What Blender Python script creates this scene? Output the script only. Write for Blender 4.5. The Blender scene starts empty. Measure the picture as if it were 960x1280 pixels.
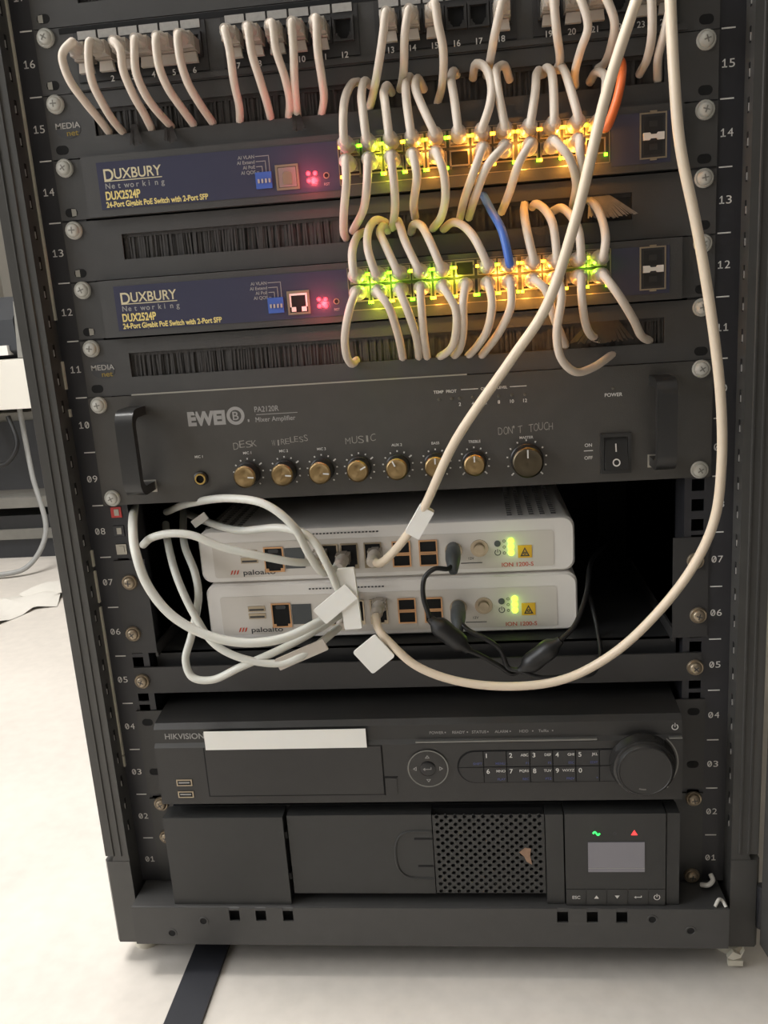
import bpy, bmesh, math, random
from mathutils import Vector, Matrix

random.seed(7)
S = 0.001            # all coordinates below are millimetres of the rack: x right, y away from the viewer, z up
FLOOR = 70.0         # the floor lies 70 mm below the first rack unit
U = 44.45
sc = bpy.context.scene
COL = sc.collection

# ------------------------------------------------------------------ camera, light, exposure
cam_data = bpy.data.cameras.new('camera')
cam = bpy.data.objects.new('camera', cam_data)
COL.objects.link(cam)
cam.location = (62.94*S, -671.61*S, (503.62+FLOOR)*S)
cam.rotation_euler = (1.3315, 0.0693, 0.0928)
cam_data.sensor_fit = 'HORIZONTAL'
cam_data.sensor_width = 36.0
cam_data.lens = 36.0*1085.86/960.0
cam_data.clip_start = 0.01
sc.camera = cam

world = bpy.data.worlds.new('room_air')
sc.world = world
world.use_nodes = True
world.node_tree.nodes['Background'].inputs[0].default_value = (0.80, 0.86, 1.0, 1)
world.node_tree.nodes['Background'].inputs[1].default_value = 0.05

sc.view_settings.view_transform = 'Standard'
sc.view_settings.look = 'None'
sc.view_settings.exposure = 0.0
sc.view_settings.gamma = 1.0
sc.view_settings.use_curve_mapping = False

def area(name, loc, rot, sx, sy, watt, col):
    l = bpy.data.lights.new(name, 'AREA'); l.shape = 'RECTANGLE'; l.size = sx; l.size_y = sy
    l.energy = watt; l.color = col
    o = bpy.data.objects.new(name, l); COL.objects.link(o)
    o.location = loc; o.rotation_euler = rot
    return o
CEIL = 2.70
PANELS = [(-0.85, 0.14, 74.0), (-0.80, -1.75, 3.0), (-1.05, 1.95, 4.0)]      # unseen ceiling panels added to light the room: x, y, watts
for (px_, py_, w_) in PANELS:
    area('added_panel_light', (px_, py_, CEIL-0.035), (0, 0, 0), 1.16, 0.58, w_, (1.0, 0.978, 0.95))
area('added_window_light', (-1.70, -0.80, 1.25), (0, -math.pi/2, 0), 1.45, 1.35, 27.0, (0.97, 0.98, 1.0))  # light of an unseen window, added to brighten the rack from the left

# ------------------------------------------------------------------ materials
def lin(c):
    out = []
    for k in c:
        k = k/255.0
        out.append(k/12.92 if k <= 0.04045 else ((k+0.055)/1.055)**2.4)
    return tuple(out)+(1.0,)
MATS = {}
def mat(name, rgb, rough=0.5, metal=0.0, vary=0.12, scale=60.0, bump=0.0, emit=0.0, trans=0.0, spec=0.5, sss=0.0, coat=0.0, aniso=False):
    m = bpy.data.materials.new(name); m.use_nodes = True
    nt = m.node_tree; b = nt.nodes['Principled BSDF']
    c = lin(rgb)
    b.inputs['Roughness'].default_value = rough
    b.inputs['Metallic'].default_value = metal
    b.inputs['Specular IOR Level'].default_value = spec
    b.inputs['Transmission Weight'].default_value = trans
    b.inputs['Coat Weight'].default_value = coat
    if sss:
        b.inputs['Subsurface Weight'].default_value = sss
        b.inputs['Subsurface Radius'].default_value = (0.004, 0.003, 0.002)
    tc = nt.nodes.new('ShaderNodeTexCoord')
    nz = nt.nodes.new('ShaderNodeTexNoise'); nz.inputs['Scale'].default_value = scale; nz.inputs['Detail'].default_value = 4.0
    nt.links.new(tc.outputs['Object'], nz.inputs['Vector'])
    rp = nt.nodes.new('ShaderNodeMix'); rp.data_type = 'RGBA'
    rp.inputs[6].default_value = tuple(k*(1-vary) for k in c[:3])+(1,)
    rp.inputs[7].default_value = tuple(min(1, k*(1+vary)) for k in c[:3])+(1,)
    nt.links.new(nz.outputs['Fac'], rp.inputs[0])
    nt.links.new(rp.outputs[2], b.inputs['Base Color'])
    if bump:
        bp = nt.nodes.new('ShaderNodeBump'); bp.inputs['Strength'].default_value = bump; bp.inputs['Distance'].default_value = 0.0004
        n2 = nt.nodes.new('ShaderNodeTexNoise'); n2.inputs['Scale'].default_value = 1800.0
        nt.links.new(tc.outputs['Object'], n2.inputs['Vector'])
        nt.links.new(n2.outputs['Fac'], bp.inputs['Height']); nt.links.new(bp.outputs[0], b.inputs['Normal'])
    if aniso:
        b.inputs['Anisotropic'].default_value = 0.85
        tg = nt.nodes.new('ShaderNodeTangent'); tg.direction_type = 'RADIAL'; tg.axis = 'Y'
        nt.links.new(tg.outputs[0], b.inputs['Tangent'])
    if emit:
        b.inputs['Emission Color'].default_value = c
        b.inputs['Emission Strength'].default_value = emit
    MATS[name] = m
    return m
mat('rail_black', (40, 40, 44), 0.42, bump=0.15)
mat('post_black', (70, 69, 67), 0.34, bump=0.1)
mat('panel_grey', (66, 65, 64), 0.48, bump=0.25)
mat('panel_dark', (48, 47, 47), 0.5, bump=0.2)
mat('chassis_black', (30, 30, 31), 0.6)
mat('pure_black', (9, 9, 10), 0.8)
mat('hole_black', (12, 12, 13), 0.85)
mat('bristle', (54, 51, 49), 0.65, vary=0.4, scale=300)
mat('bristle_lit', (120, 115, 108), 0.35, vary=0.4, scale=300)  # bristles catching light: the brightness is put into the colour
mat('amp_grey', (76, 74, 71), 0.38, metal=0.3, bump=0.3)
mat('handle_black', (42, 42, 42), 0.30)
mat('knob_bronze', (150, 128, 92), 0.36, metal=1.0, aniso=True, vary=0.05)
mat('knob_dark', (92, 84, 70), 0.36, metal=1.0, aniso=True, vary=0.05)
mat('knob_skirt', (30, 29, 28), 0.35)
mat('brass', (196, 168, 104), 0.25, metal=1.0)
mat('print_white', (215, 213, 208), 0.6, vary=0.03)
mat('print_grey', (150, 148, 145), 0.6, vary=0.03)
mat('print_pale', (168, 164, 158), 0.7, vary=0.2, scale=400)
mat('print_gold', (226, 206, 130), 0.45, vary=0.03)
mat('print_cream', (205, 194, 160), 0.5, vary=0.03)
mat('print_blue', (70, 78, 130), 0.6, vary=0.03)
mat('print_dark', (60, 60, 62), 0.6, vary=0.03)
mat('print_red', (205, 82, 62), 0.6, vary=0.03)
mat('badge_gold', (150, 130, 66), 0.4, metal=0.5)
mat('label_blue', (62, 63, 82), 0.24, vary=0.05)
mat('dip_blue', (66, 98, 176), 0.4)
mat('shield_metal', (178, 164, 142), 0.32, metal=0.8)
mat('copper_metal', (206, 160, 118), 0.34, metal=0.7)
mat('screw_pale', (190, 188, 180), 0.5, metal=0.1, vary=0.1)
mat('screw_bronze', (156, 142, 122), 0.38, metal=0.7, vary=0.2)
mat('nut_silver', (170, 166, 156), 0.35, metal=0.8)
mat('nut_red', (190, 64, 60), 0.5)
mat('cord_cream', (214, 200, 184), 0.42, vary=0.06, sss=0.15)
mat('cord_grey', (206, 205, 196), 0.42, vary=0.06, sss=0.15)
mat('cord_white', (218, 202, 180), 0.40, vary=0.05, sss=0.15)
mat('cord_blue', (72, 112, 196), 0.40, vary=0.05)
mat('cord_orange', (232, 112, 52), 0.42, vary=0.05)
mat('boot_clear', (214, 204, 192), 0.35, vary=0.08, trans=0.25, sss=0.2)
mat('plug_clear', (198, 186, 172), 0.22, vary=0.1, trans=0.35)
mat('paper_white', (238, 236, 230), 0.75, vary=0.03, sss=0.1)
mat('device_white', (232, 228, 223), 0.42, vary=0.02)
mat('device_face', (214, 208, 200), 0.45, vary=0.03)
mat('device_vent', (120, 118, 116), 0.6)
mat('lead_black', (26, 26, 27), 0.42)
mat('plug_dark', (74, 78, 80), 0.45)
mat('warn_yellow', (226, 176, 40), 0.5, vary=0.05)
mat('recorder_black', (44, 43, 42), 0.40, bump=0.2)
mat('recorder_gloss', (40, 39, 38), 0.22)
mat('key_black', (34, 34, 35), 0.35)
mat('ring_grey', (120, 120, 116), 0.35, metal=0.5)
mat('ups_grey', (50, 50, 49), 0.50, bump=0.2)
mat('ups_dark', (48, 48, 47), 0.45, bump=0.2)
mat('lcd', (128, 126, 134), 0.18, vary=0.02, coat=0.6)
mat('worn_brown', (150, 120, 98), 0.7, vary=0.3, scale=200)
mat('base_grey', (68, 67, 66), 0.45, bump=0.15)
mat('bare_metal', (186, 182, 172), 0.4, metal=0.7)
mat('foot_plastic', (214, 208, 192), 0.5)
mat('led_green', (120, 255, 30), 0.4, emit=9.0)
mat('led_lime', (190, 255, 40), 0.4, emit=8.0)
mat('led_amber', (255, 168, 40), 0.4, emit=11.0)
mat('led_red', (255, 40, 50), 0.4, emit=9.0)
mat('led_off', (84, 80, 70), 0.3)
mat('icon_green', (60, 255, 110), 0.4, emit=1.5)
mat('icon_red', (255, 60, 60), 0.4, emit=1.5)
mat('strip_black', (44, 45, 50), 0.5, scale=40, vary=0.2)
mat('desk_white', (226, 222, 212), 0.4, vary=0.03, scale=8)
mat('cabinet_grey', (122, 120, 114), 0.5)
mat('plastic_dark', (44, 46, 50), 0.4)
mat('wall_paint', (150, 146, 138), 0.7, vary=0.04, scale=6)
mat('ceiling_paint', (222, 222, 218), 0.8, vary=0.03, scale=10)
mat('added_lamp_diffuser', (255, 246, 232), 0.4, emit=1.5)
mat('paper_scrap', (206, 202, 194), 0.8, vary=0.06)
mat('added_window_pane', (236, 243, 250), 0.2, vary=0.02, emit=1.0)  # glowing glass of the added window
mat('seal_pale', (196, 190, 174), 0.45, vary=0.25, scale=120)
mat('screw_cross', (124, 121, 114), 0.5)
mat('print_chalk', (150, 147, 140), 0.8, vary=0.45, scale=900)
mat('lead_grey', (150, 150, 148), 0.45)

def floor_material():
    m = bpy.data.materials.new('floor_tile'); m.use_nodes = True
    nt = m.node_tree; b = nt.nodes['Principled BSDF']
    tc = nt.nodes.new('ShaderNodeTexCoord')
    n1 = nt.nodes.new('ShaderNodeTexNoise'); n1.inputs['Scale'].default_value = 3.0; n1.inputs['Detail'].default_value = 6
    n2 = nt.nodes.new('ShaderNodeTexNoise'); n2.inputs['Scale'].default_value = 55.0; n2.inputs['Detail'].default_value = 5
    mx = nt.nodes.new('ShaderNodeMath'); mx.operation = 'MULTIPLY_ADD'; mx.inputs[1].default_value = 0.45
    cr = nt.nodes.new('ShaderNodeValToRGB')
    cr.color_ramp.elements[0].position = 0.35; cr.color_ramp.elements[0].color = lin((192, 186, 178))
    cr.color_ramp.elements[1].position = 0.95; cr.color_ramp.elements[1].color = lin((220, 213, 204))
    nt.links.new(tc.outputs['Object'], n1.inputs['Vector']); nt.links.new(tc.outputs['Object'], n2.inputs['Vector'])
    nt.links.new(n2.outputs['Fac'], mx.inputs[0]); nt.links.new(n1.outputs['Fac'], mx.inputs[2])
    nt.links.new(mx.outputs[0], cr.inputs[0]); nt.links.new(cr.outputs[0], b.inputs['Base Color'])
    b.inputs['Roughness'].default_value = 0.35
    MATS['floor_tile'] = m
floor_material()

# ------------------------------------------------------------------ mesh helpers
FONT = {}
def glyphs(s, bold=0.0):
    key = (s, bold)
    if key not in FONT:
        c = bpy.data.curves.new('lettering', 'FONT'); c.body = s; c.offset = bold
        o = bpy.data.objects.new('lettering', c)
        m = bpy.data.meshes.new_from_object(o)
        FONT[key] = ([tuple(v.co) for v in m.vertices], [tuple(p.vertices) for p in m.polygons])
        bpy.data.objects.remove(o); bpy.data.curves.remove(c); bpy.data.meshes.remove(m)
    return FONT[key]

class MB:
    def __init__(self): self.v = []; self.f = []; self.m = []
    def add(self, vs, fs, m=0):
        k = len(self.v); self.v += [tuple(p) for p in vs]
        for f in fs: self.f.append(tuple(i+k for i in f)); self.m.append(m)
        return self
    def box(self, x0, x1, y0, y1, z0, z1, m=0):
        return self.add([(x0,y0,z0),(x1,y0,z0),(x1,y1,z0),(x0,y1,z0),(x0,y0,z1),(x1,y0,z1),(x1,y1,z1),(x0,y1,z1)],
                        [(0,1,5,4),(1,2,6,5),(2,3,7,6),(3,0,4,7),(4,5,6,7),(3,2,1,0)], m)
    def prism(self, poly, a, b, axis, m=0):
        n = len(poly)
        def pt(p, t):
            if axis == 'z': return (p[0], p[1], t)
            if axis == 'y': return (p[0], t, p[1])
            return (t, p[0], p[1])
        vs = [pt(p, a) for p in poly]+[pt(p, b) for p in poly]
        fs = [tuple(range(n))[::-1], tuple(range(n, 2*n))]+[(i, (i+1) % n, n+(i+1) % n, n+i) for i in range(n)]
        return self.add(vs, fs, m)
    def lathe(self, cx, cz, prof, n=24, m=0, cap0=True, cap1=True):
        vs = []; fs = []
        for (r, y) in prof:
            for k in range(n):
                a = 2*math.pi*k/n; vs.append((cx+r*math.cos(a), y, cz+r*math.sin(a)))
        for i in range(len(prof)-1):
            for k in range(n):
                fs.append((i*n+k, i*n+(k+1) % n, (i+1)*n+(k+1) % n, (i+1)*n+k))
        if cap0: fs.append(tuple(range(n)))
        if cap1: fs.append(tuple(range((len(prof)-1)*n, len(prof)*n))[::-1])
        return self.add(vs, fs, m)
    def tube(self, pts, r, n=10, m=0, radii=None, cap=True):
        P = [Vector(p) for p in pts]; vs = []; fs = []
        t0 = (P[1]-P[0]).normalized()
        up = Vector((0, 0, 1)) if abs(t0.z) < 0.9 else Vector((1, 0, 0))
        nrm = (up-t0*up.dot(t0)).normalized()
        for i, p in enumerate(P):
            t = ((P[min(i+1, len(P)-1)]-P[max(i-1, 0)])).normalized()
            nrm = (nrm-t*nrm.dot(t)).normalized(); bn = t.cross(nrm)
            rr = radii[i] if radii else r
            for k in range(n):
                a = 2*math.pi*k/n; vs.append(p+nrm*(rr*math.cos(a))+bn*(rr*math.sin(a)))
        for i in range(len(P)-1):
            for k in range(n):
                fs.append((i*n+k, i*n+(k+1) % n, (i+1)*n+(k+1) % n, (i+1)*n+k))
        if cap:
            fs.append(tuple(range(n))[::-1]); fs.append(tuple(range((len(P)-1)*n, len(P)*n)))
        return self.add(vs, fs, m)
    def text(self, s, x0, z, h, y, m=0, x1=None, anchor='l', tilt=0.0, bold=0.012):
        """s as flat print facing the viewer; h = cap height, z = baseline, fitted between x0 and x1 when x1 is given"""
        vs, fs = glyphs(s, bold)
        a = min(p[0] for p in vs); b = max(p[0] for p in vs)
        k = h/0.69
        kx = (x1-x0)/(b-a) if x1 is not None else k
        w = (b-a)*kx
        off = x0-(w/2 if anchor == 'c' else (w if anchor == 'r' else 0))
        out = []
        for p in vs:
            X = (p[0]-a)*kx; Z = p[1]*k
            out.append((off+X, y, z+Z+X*math.tan(tilt)))
        return self.add(out, fs, m)
    def ring(self, cx, cz, r0, r1, y, n=32, m=0, a0=0.0, a1=2*math.pi):
        full = abs(a1-a0-2*math.pi) < 1e-6
        k = n if full else n+1
        vs = []
        for i in range(k):
            a = a0+(a1-a0)*i/n
            vs.append((cx+r0*math.cos(a), y, cz+r0*math.sin(a))); vs.append((cx+r1*math.cos(a), y, cz+r1*math.sin(a)))
        fs = []
        for i in range(n):
            j = (i+1) % k; fs.append((2*i, 2*j, 2*j+1, 2*i+1))
        return self.add(vs, fs, m)
    def mesh(self, name, mats, base, smooth=False, bevel=0.0, seg=2):
        bm = bmesh.new()
        vv = [bm.verts.new(((p[0]-base[0])*S, (p[1]-base[1])*S, (p[2]-base[2])*S)) for p in self.v]
        for f, mi in zip(self.f, self.m):
            try: fc = bm.faces.new([vv[i] for i in f]); fc.material_index = mi; fc.smooth = smooth
            except ValueError: pass
        if bevel:
            ed = [e for e in bm.edges if len(e.link_faces) == 2 and e.calc_face_angle(0) > 0.6]
            bmesh.ops.bevel(bm, geom=ed, offset=bevel*S, segments=seg, profile=0.5, affect='EDGES', clamp_overlap=True)
        bmesh.ops.recalc_face_normals(bm, faces=bm.faces[:])
        me = bpy.data.meshes.new(name); bm.to_mesh(me); bm.free()
        for mm in (mats if isinstance(mats, (list, tuple)) else [mats]): me.materials.append(MATS[mm])
        if smooth: me.set_sharp_from_angle(angle=0.7)
        return me

BASE = {}
def put(name, me, parent, pos):
    o = bpy.data.objects.new(name, me); COL.objects.link(o)
    BASE[o.name] = tuple(pos)
    if parent is not None:
        pb = BASE[parent.name]; o.parent = parent
        o.location = tuple((pos[i]-pb[i])*S for i in range(3))
    else:
        o.location = (pos[0]*S, pos[1]*S, (pos[2]+FLOOR)*S)
    return o
def part(name, mb, mats, parent, smooth=False, bevel=0.0, at=None, seg=2, stuff=False, label=None):
    base = at if at is not None else BASE[parent.name]
    o = put(name, mb.mesh(name, mats, base, smooth, bevel, seg), parent, base)
    if stuff: o['kind'] = 'stuff'
    if label: o['label'] = label
    return o
def tag(o, label, cat, group=None):
    o['label'] = label; o['category'] = cat
    if group: o['group'] = group
    return o
def thing(name, label, cat, base, group=None):
    return tag(put(name, None, None, base), label, cat, group)
def single(name, mb, mats, base, label, cat, group=None, smooth=False, bevel=0.0):
    return tag(put(name, mb.mesh(name, mats, base, smooth, bevel), None, base), label, cat, group)
def struct(name, mb, mats, base=(0, 0, -70.0), bevel=0.0):
    o = put(name, mb.mesh(name, mats, base, False, bevel), None, base); o['kind'] = 'structure'
    return o
def spline(pts, per=7):
    P = [Vector(p) for p in pts]
    P = [P[0]*2-P[1]]+P+[P[-1]*2-P[-2]]
    out = []
    for i in range(1, len(P)-2):
        p0, p1, p2, p3 = P[i-1:i+3]
        # centripetal parametrisation keeps the bends free of kinks
        d = [max(1e-3, (b-a).length**0.5) for a, b in ((p0, p1), (p1, p2), (p2, p3))]
        t0 = 0.0; t1 = d[0]; t2 = t1+d[1]; t3 = t2+d[2]
        for k in range(per):
            t = t1+(t2-t1)*k/per
            A1 = p0*((t1-t)/(t1-t0))+p1*((t-t0)/(t1-t0)); A2 = p1*((t2-t)/(t2-t1))+p2*((t-t1)/(t2-t1)); A3 = p2*((t3-t)/(t3-t2))+p3*((t-t2)/(t3-t2))
            B1 = A1*((t2-t)/(t2-t0))+A2*((t-t0)/(t2-t0)); B2 = A2*((t3-t)/(t3-t1))+A3*((t-t1)/(t3-t1))
            out.append(B1*((t2-t)/(t2-t1))+B2*((t-t1)/(t2-t1)))
    out.append(P[-2])
    return out
def stadium(cx, cz, w, h, n=8):
    r = h/2; pts = []
    for k in range(n+1):
        a = -math.pi/2+math.pi*k/n; pts.append((cx+w/2-r+r*math.cos(a), cz+r*math.sin(a)))
    for k in range(n+1):
        a = math.pi/2+math.pi*k/n; pts.append((cx-w/2+r+r*math.cos(a), cz+r*math.sin(a)))
    return pts
def rrect(x0, x1, z0, z1, r, n=5):
    pts = []
    for (cx, cz, a0) in ((x1-r, z0+r, -math.pi/2), (x1-r, z1-r, 0), (x0+r, z1-r, math.pi/2), (x0+r, z0+r, math.pi)):
        for k in range(n+1):
            a = a0+math.pi/2*k/n; pts.append((cx+r*math.cos(a), cz+r*math.sin(a)))
    return pts

# ------------------------------------------------------------------ the room
struct('floor', MB().box(-1750, 2300, -3200, 2700, -90, -70), 'floor_tile')
struct('wall_back', MB().box(-1750, 2300, 2700, 2760, -70, 2630), 'wall_paint')
struct('wall_left', MB().box(-1810, -1750, -3200, 2760, -70, 430).box(-1810, -1750, -3200, 2760, 2080, 2630).box(-1810, -1750, -3200, -1520, 430, 2080).box(-1810, -1750, -80, 2760, 430, 2080), 'wall_paint')
added_win = struct('added_window_1', MB().box(-1800, -1755, -1520, -1470, 430, 2080).box(-1800, -1755, -130, -80, 430, 2080).box(-1800, -1755, -1470, -130, 430, 480).box(-1800, -1755, -1470, -130, 2030, 2080).box(-1800, -1755, -820, -780, 480, 2030), 'device_white')  # unseen window, added to bring in light from the left
part('pane', MB().box(-1782, -1778, -1470, -820, 480, 2030), 'added_window_pane', added_win)
part('pane', MB().box(-1782, -1778, -780, -130, 480, 2030), 'added_window_pane', added_win)
struct('wall_right', MB().box(2300, 2360, -3200, 2760, -70, 2630), 'wall_paint')
struct('wall_front', MB().box(-1750, 2300, -3260, -3200, -70, 2630), 'wall_paint')
struct('ceiling', MB().box(-1810, 2360, -3260, 2760, 2630, 2680), 'ceiling_paint')
for i, (px_, py_, w_) in enumerate(PANELS):
    X = px_*1000; Y = py_*1000
    words = ['white ceiling light panel left of the rack', 'white ceiling light panel in front of the rack', 'white ceiling light panel above the desk'][i]
    lp = thing('added_ceiling_light', words, 'light', (X, Y, 2630), 'ceiling light panels')
    part('frame', MB().box(X-600, X+600, Y-310, Y-290, 2605, 2630).box(X-600, X+600, Y+290, Y+310, 2605, 2630)
         .box(X-600, X-580, Y-290, Y+290, 2605, 2630).box(X+580, X+600, Y-290, Y+290, 2605, 2630), 'device_white', lp)
    part('diffuser', MB().box(X-580, X+580, Y-290, Y+290, 2620, 2630), 'added_lamp_diffuser', lp)

# ------------------------------------------------------------------ the rack cabinet
RT = 22*U
rack = thing('server_rack', 'black steel server rack cabinet with numbered rails, filled with network gear', 'rack', (0, 300, -70))
HX = 232.55
for sgn, side in ((-1, 'l'), (1, 'r')):
    mb = MB()
    def bx(xa, xb, *r, mm=0):
        xa, xb = sgn*xa, sgn*xb
        mb.box(min(xa, xb), max(xa, xb), *r, mm)
    bx(222.5, 227.8, 0, 2, 0, RT); bx(237.3, 259, 0, 2, 0, RT)
    zs = [0.0]
    for n in range(22):
        for h in (6.35, 22.225, 38.1): zs += [n*U+h-4.75, n*U+h+4.75]
    zs.append(RT)
    for i in range(0, len(zs), 2): bx(227.8, 237.3, 0, 2, zs[i], zs[i+1])
    bx(222.5, 224.5, 2, 30, 0, RT); bx(257, 259, 2, 60, 0, RT)
    rail = part('mounting_rail', mb, 'rail_black', rack, at=(sgn*240, 0, 0))
    for n in range(1, 20):
        t = MB(); s = '%02d' % n
        xa = -254.2 if sgn < 0 else 242.6
        zb = (n-0.5)*U-2.4
        for q, ch in enumerate(s):
            xd = xa+1.0+q*4.9
            if ch == '1':
                t.box(xd+1.5, xd+2.35, -0.25, -0.1, zb, zb+5.4).box(xd+0.2, xd+3.6, -0.25, -0.1, zb, zb+0.75)
                t.add([(xd+0.2, -0.25, zb+4.0), (xd+0.5, -0.25, zb+3.5), (xd+1.6, -0.25, zb+4.6), (xd+1.6, -0.25, zb+5.4)], [(0, 1, 2, 3)])
            else: t.text(ch, xd, zb, 5.4, -0.2, x1=xd+3.8, bold=0.0)
            if ch == '0': t.add([(xd+0.9, -0.25, zb+1.2), (xd+1.5, -0.25, zb+0.9), (xd+3.0, -0.25, zb+4.2), (xd+2.4, -0.25, zb+4.5)], [(0, 1, 2, 3)])
        part('unit_number', t, 'print_white', rail)
        t = MB()
        xt = -252.2 if sgn < 0 else 243.0
        t.box(xt, xt+9.2, -0.25, 0, n*U-0.45, n*U+0.45)
        part('unit_tick', t, 'print_white', rail)
    # ribbed corner post, standing forward of the rail
    poly = [(259, 60), (259, -20), (264.6, -20), (265.1, -21.3), (266.1, -21.3), (266.6, -20), (271.7, -20), (272.2, -21.3), (273.2, -21.3), (273.7, -20), (280, -20.6), (281.2, -18.5), (281.2, 60)]
    poly = [(sgn*x, y) for x, y in poly]
    post = MB(); post.prism(poly, 40, RT+20, 'z', 0)
    po = part('corner_post', post, 'post_black', rack, at=(sgn*270, 20, 0))
    sl = MB()
    z = 60.0
    while z < 820:
        sl.box(min(sgn*258.6, sgn*259), max(sgn*258.6, sgn*259), -12.2, -9.4, z, z+10)
        sl.box(min(sgn*258.3, sgn*259), max(sgn*258.3, sgn*259), -12.4, -11.8, z+1, z+6, 1)
        z += 22.2 if int(z) % 2 else 21.4
    part('slot_row', sl, ['hole_black', 'print_grey'], po)
    # cast corner at the foot of the post
    poly = [(259, 60), (259, -20), (280, -20), (282.5, -17), (282.5, 60)]
    ft = MB().prism([(sgn*x, y) for x, y in poly], -50, 34, 'z')
    ft.prism([(sgn*x, z_) for x, z_ in ((259, 34), (275, 34), (273, 40), (259, 40))], -19.5, 60, 'y')
    part('post_foot', ft, 'post_black', rack, bevel=0.8, at=(sgn*270, 20, -50))
    part('side_panel', MB().box(min(sgn*279, sgn*281), max(sgn*279, sgn*281), 60, 640, -45, RT+20), 'rail_black', rack, at=(sgn*280, 350, -45))
    rr = MB()
    rr.box(min(sgn*222, sgn*259), max(sgn*222, sgn*259), 470, 473, 0, RT)
    part('rear_rail', rr, 'rail_black', rack, at=(sgn*240, 470, 0))
    for zb in (330, 560, 780):
        part('side_brace', MB().box(min(sgn*262, sgn*278), max(sgn*262, sgn*278), 60, 600, zb, zb+24), 'panel_dark', rack, at=(sgn*270, 330, zb))
    for yy in (0, 600):
        lf = MB()
        lf.lathe(0, 0, [(12, 0), (12, 6), (5, 8), (5, 20)], 18)
        lf.v = [(p[0]+sgn*266, p[2]+yy+6, p[1]-70) for p in lf.v]
        part('levelling_foot', lf, 'foot_plastic', rack, smooth=True, at=(sgn*266, yy+6, -70))
    if sgn < 0:
        for za, zb in ((118, 128), (129, 268), (272, 300), (304, 318), (430, 436), (452, 474), (506, 800)):
            part('edge_seal', MB().box(-258.95, -257.5, -2.6, -0.1, za, zb), 'seal_pale', rack, at=(-258, -1, za))
rg = MB().box(258, 270, -24, -20, -66, -61).prism([(257, -58), (262, -52), (268, -55), (271, -50), (268, -58), (262, -60)], -24, -20, 'y')
part('broken_clip', rg, 'foot_plastic', rack, at=(264, -22, -66))
# base frame with square notches and round holes
bf = MB()
bf.box(-256, 254, -35, 560, -3, -0.4); bf.box(-256, 254, -36.5, -35, -38, -13.5)
xs = [-256]
for cx in (-163.3, -139.7, -115.6, 119.0, 143.4, 167.6): xs += [cx-4.6, cx+4.6]
xs.append(254)
for i in range(0, len(xs), 2): bf.box(xs[i], xs[i+1], -36.5, -35, -13.5, -0.4)
bf.box(-256, -254, -35, 560, -38, -3); bf.box(252, 254, -35, 560, -38, -3); bf.box(-256, 254, 556, 560, -38, -3)
base_o = part('base_frame', bf, 'base_grey', rack, bevel=0.7)
part('base_void_shade', MB().box(-250, 250, -30, -28, -38, -3.2), 'hole_black', base_o)  # black sheet put in for the shade of the void behind the notches
for (hx, hz) in ((-191.8, -14.1), (-221.9, -26.6), (192.3, -10.3), (223.4, -21.0)):
    part('round_hole', MB().lathe(hx, hz, [(4.6, -36.4), (4.4, -36.9), (3.2, -36.9), (3.0, -36.55)], 18, 0, False, False).lathe(hx, hz, [(3.2, -36.55), (0.01, -36.56)], 18, 1, False, False), ['base_grey', 'hole_black'], base_o, smooth=True)
part('rolled_edge', MB().tube([(-256, -34.6, -2.2), (254, -34.6, -2.2)], 2.0, 12), 'base_grey', base_o, smooth=True)
wm = MB()
wm.tube(spline([(238, -10, 3), (243, -14, 6), (247, -12, 9), (246, -8, 12)]), 2.0, 8).tube(spline([(243, -34, 0.5), (247, -31, 5), (250, -30, 3), (252, -34, 0)]), 1.4, 8)
part('torn_wrap', wm, 'paper_scrap', base_o, smooth=True)
part('bottom_panel', MB().box(-279, 279, 20, 640, -45, -42), 'rail_black', rack)
part('top_panel', MB().box(-282, 282, -20, 645, RT+20, RT+24), 'post_black', rack)
part('back_panel', MB().box(-279, 279, 636, 640, -45, RT+20), 'rail_black', rack)
for k in range(14):
    part('back_louvre', MB().prism([(636, 60+k*62), (622, 66+k*62), (636, 80+k*62)], -180, 180, 'x'), 'rail_black', rack)
# open front door on the right
dr = MB()
def dpt(u, w): return (283+u*math.cos(math.radians(83))+w*math.sin(math.radians(83)), -24-u*math.sin(math.radians(83))+w*math.cos(math.radians(83)))
dr.prism([dpt(0, 0), dpt(540, 0), dpt(540, 16), dpt(0, 16)], -44, RT+16, 'z')
door = part('front_door', dr, 'post_black', rack, bevel=1.5, at=(290, -24, -44))
for u0 in (10, 500):
    ds = MB().prism([dpt(u0, -4), dpt(u0+22, -4), dpt(u0+22, 0.5), dpt(u0, 0.5)], -30, RT, 'z')
    part('door_stiffener', ds, 'post_black', door)
for zz in (-30, 420, 860):
    hg = MB().lathe(0, 0, [(4, 0), (4, 40)], 14); hg.v = [(p[0]+284.5, p[2]-20, p[1]+zz) for p in hg.v]
    part('hinge', hg, 'rail_black', rack, smooth=True, at=(284.5, -20, zz))

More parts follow.
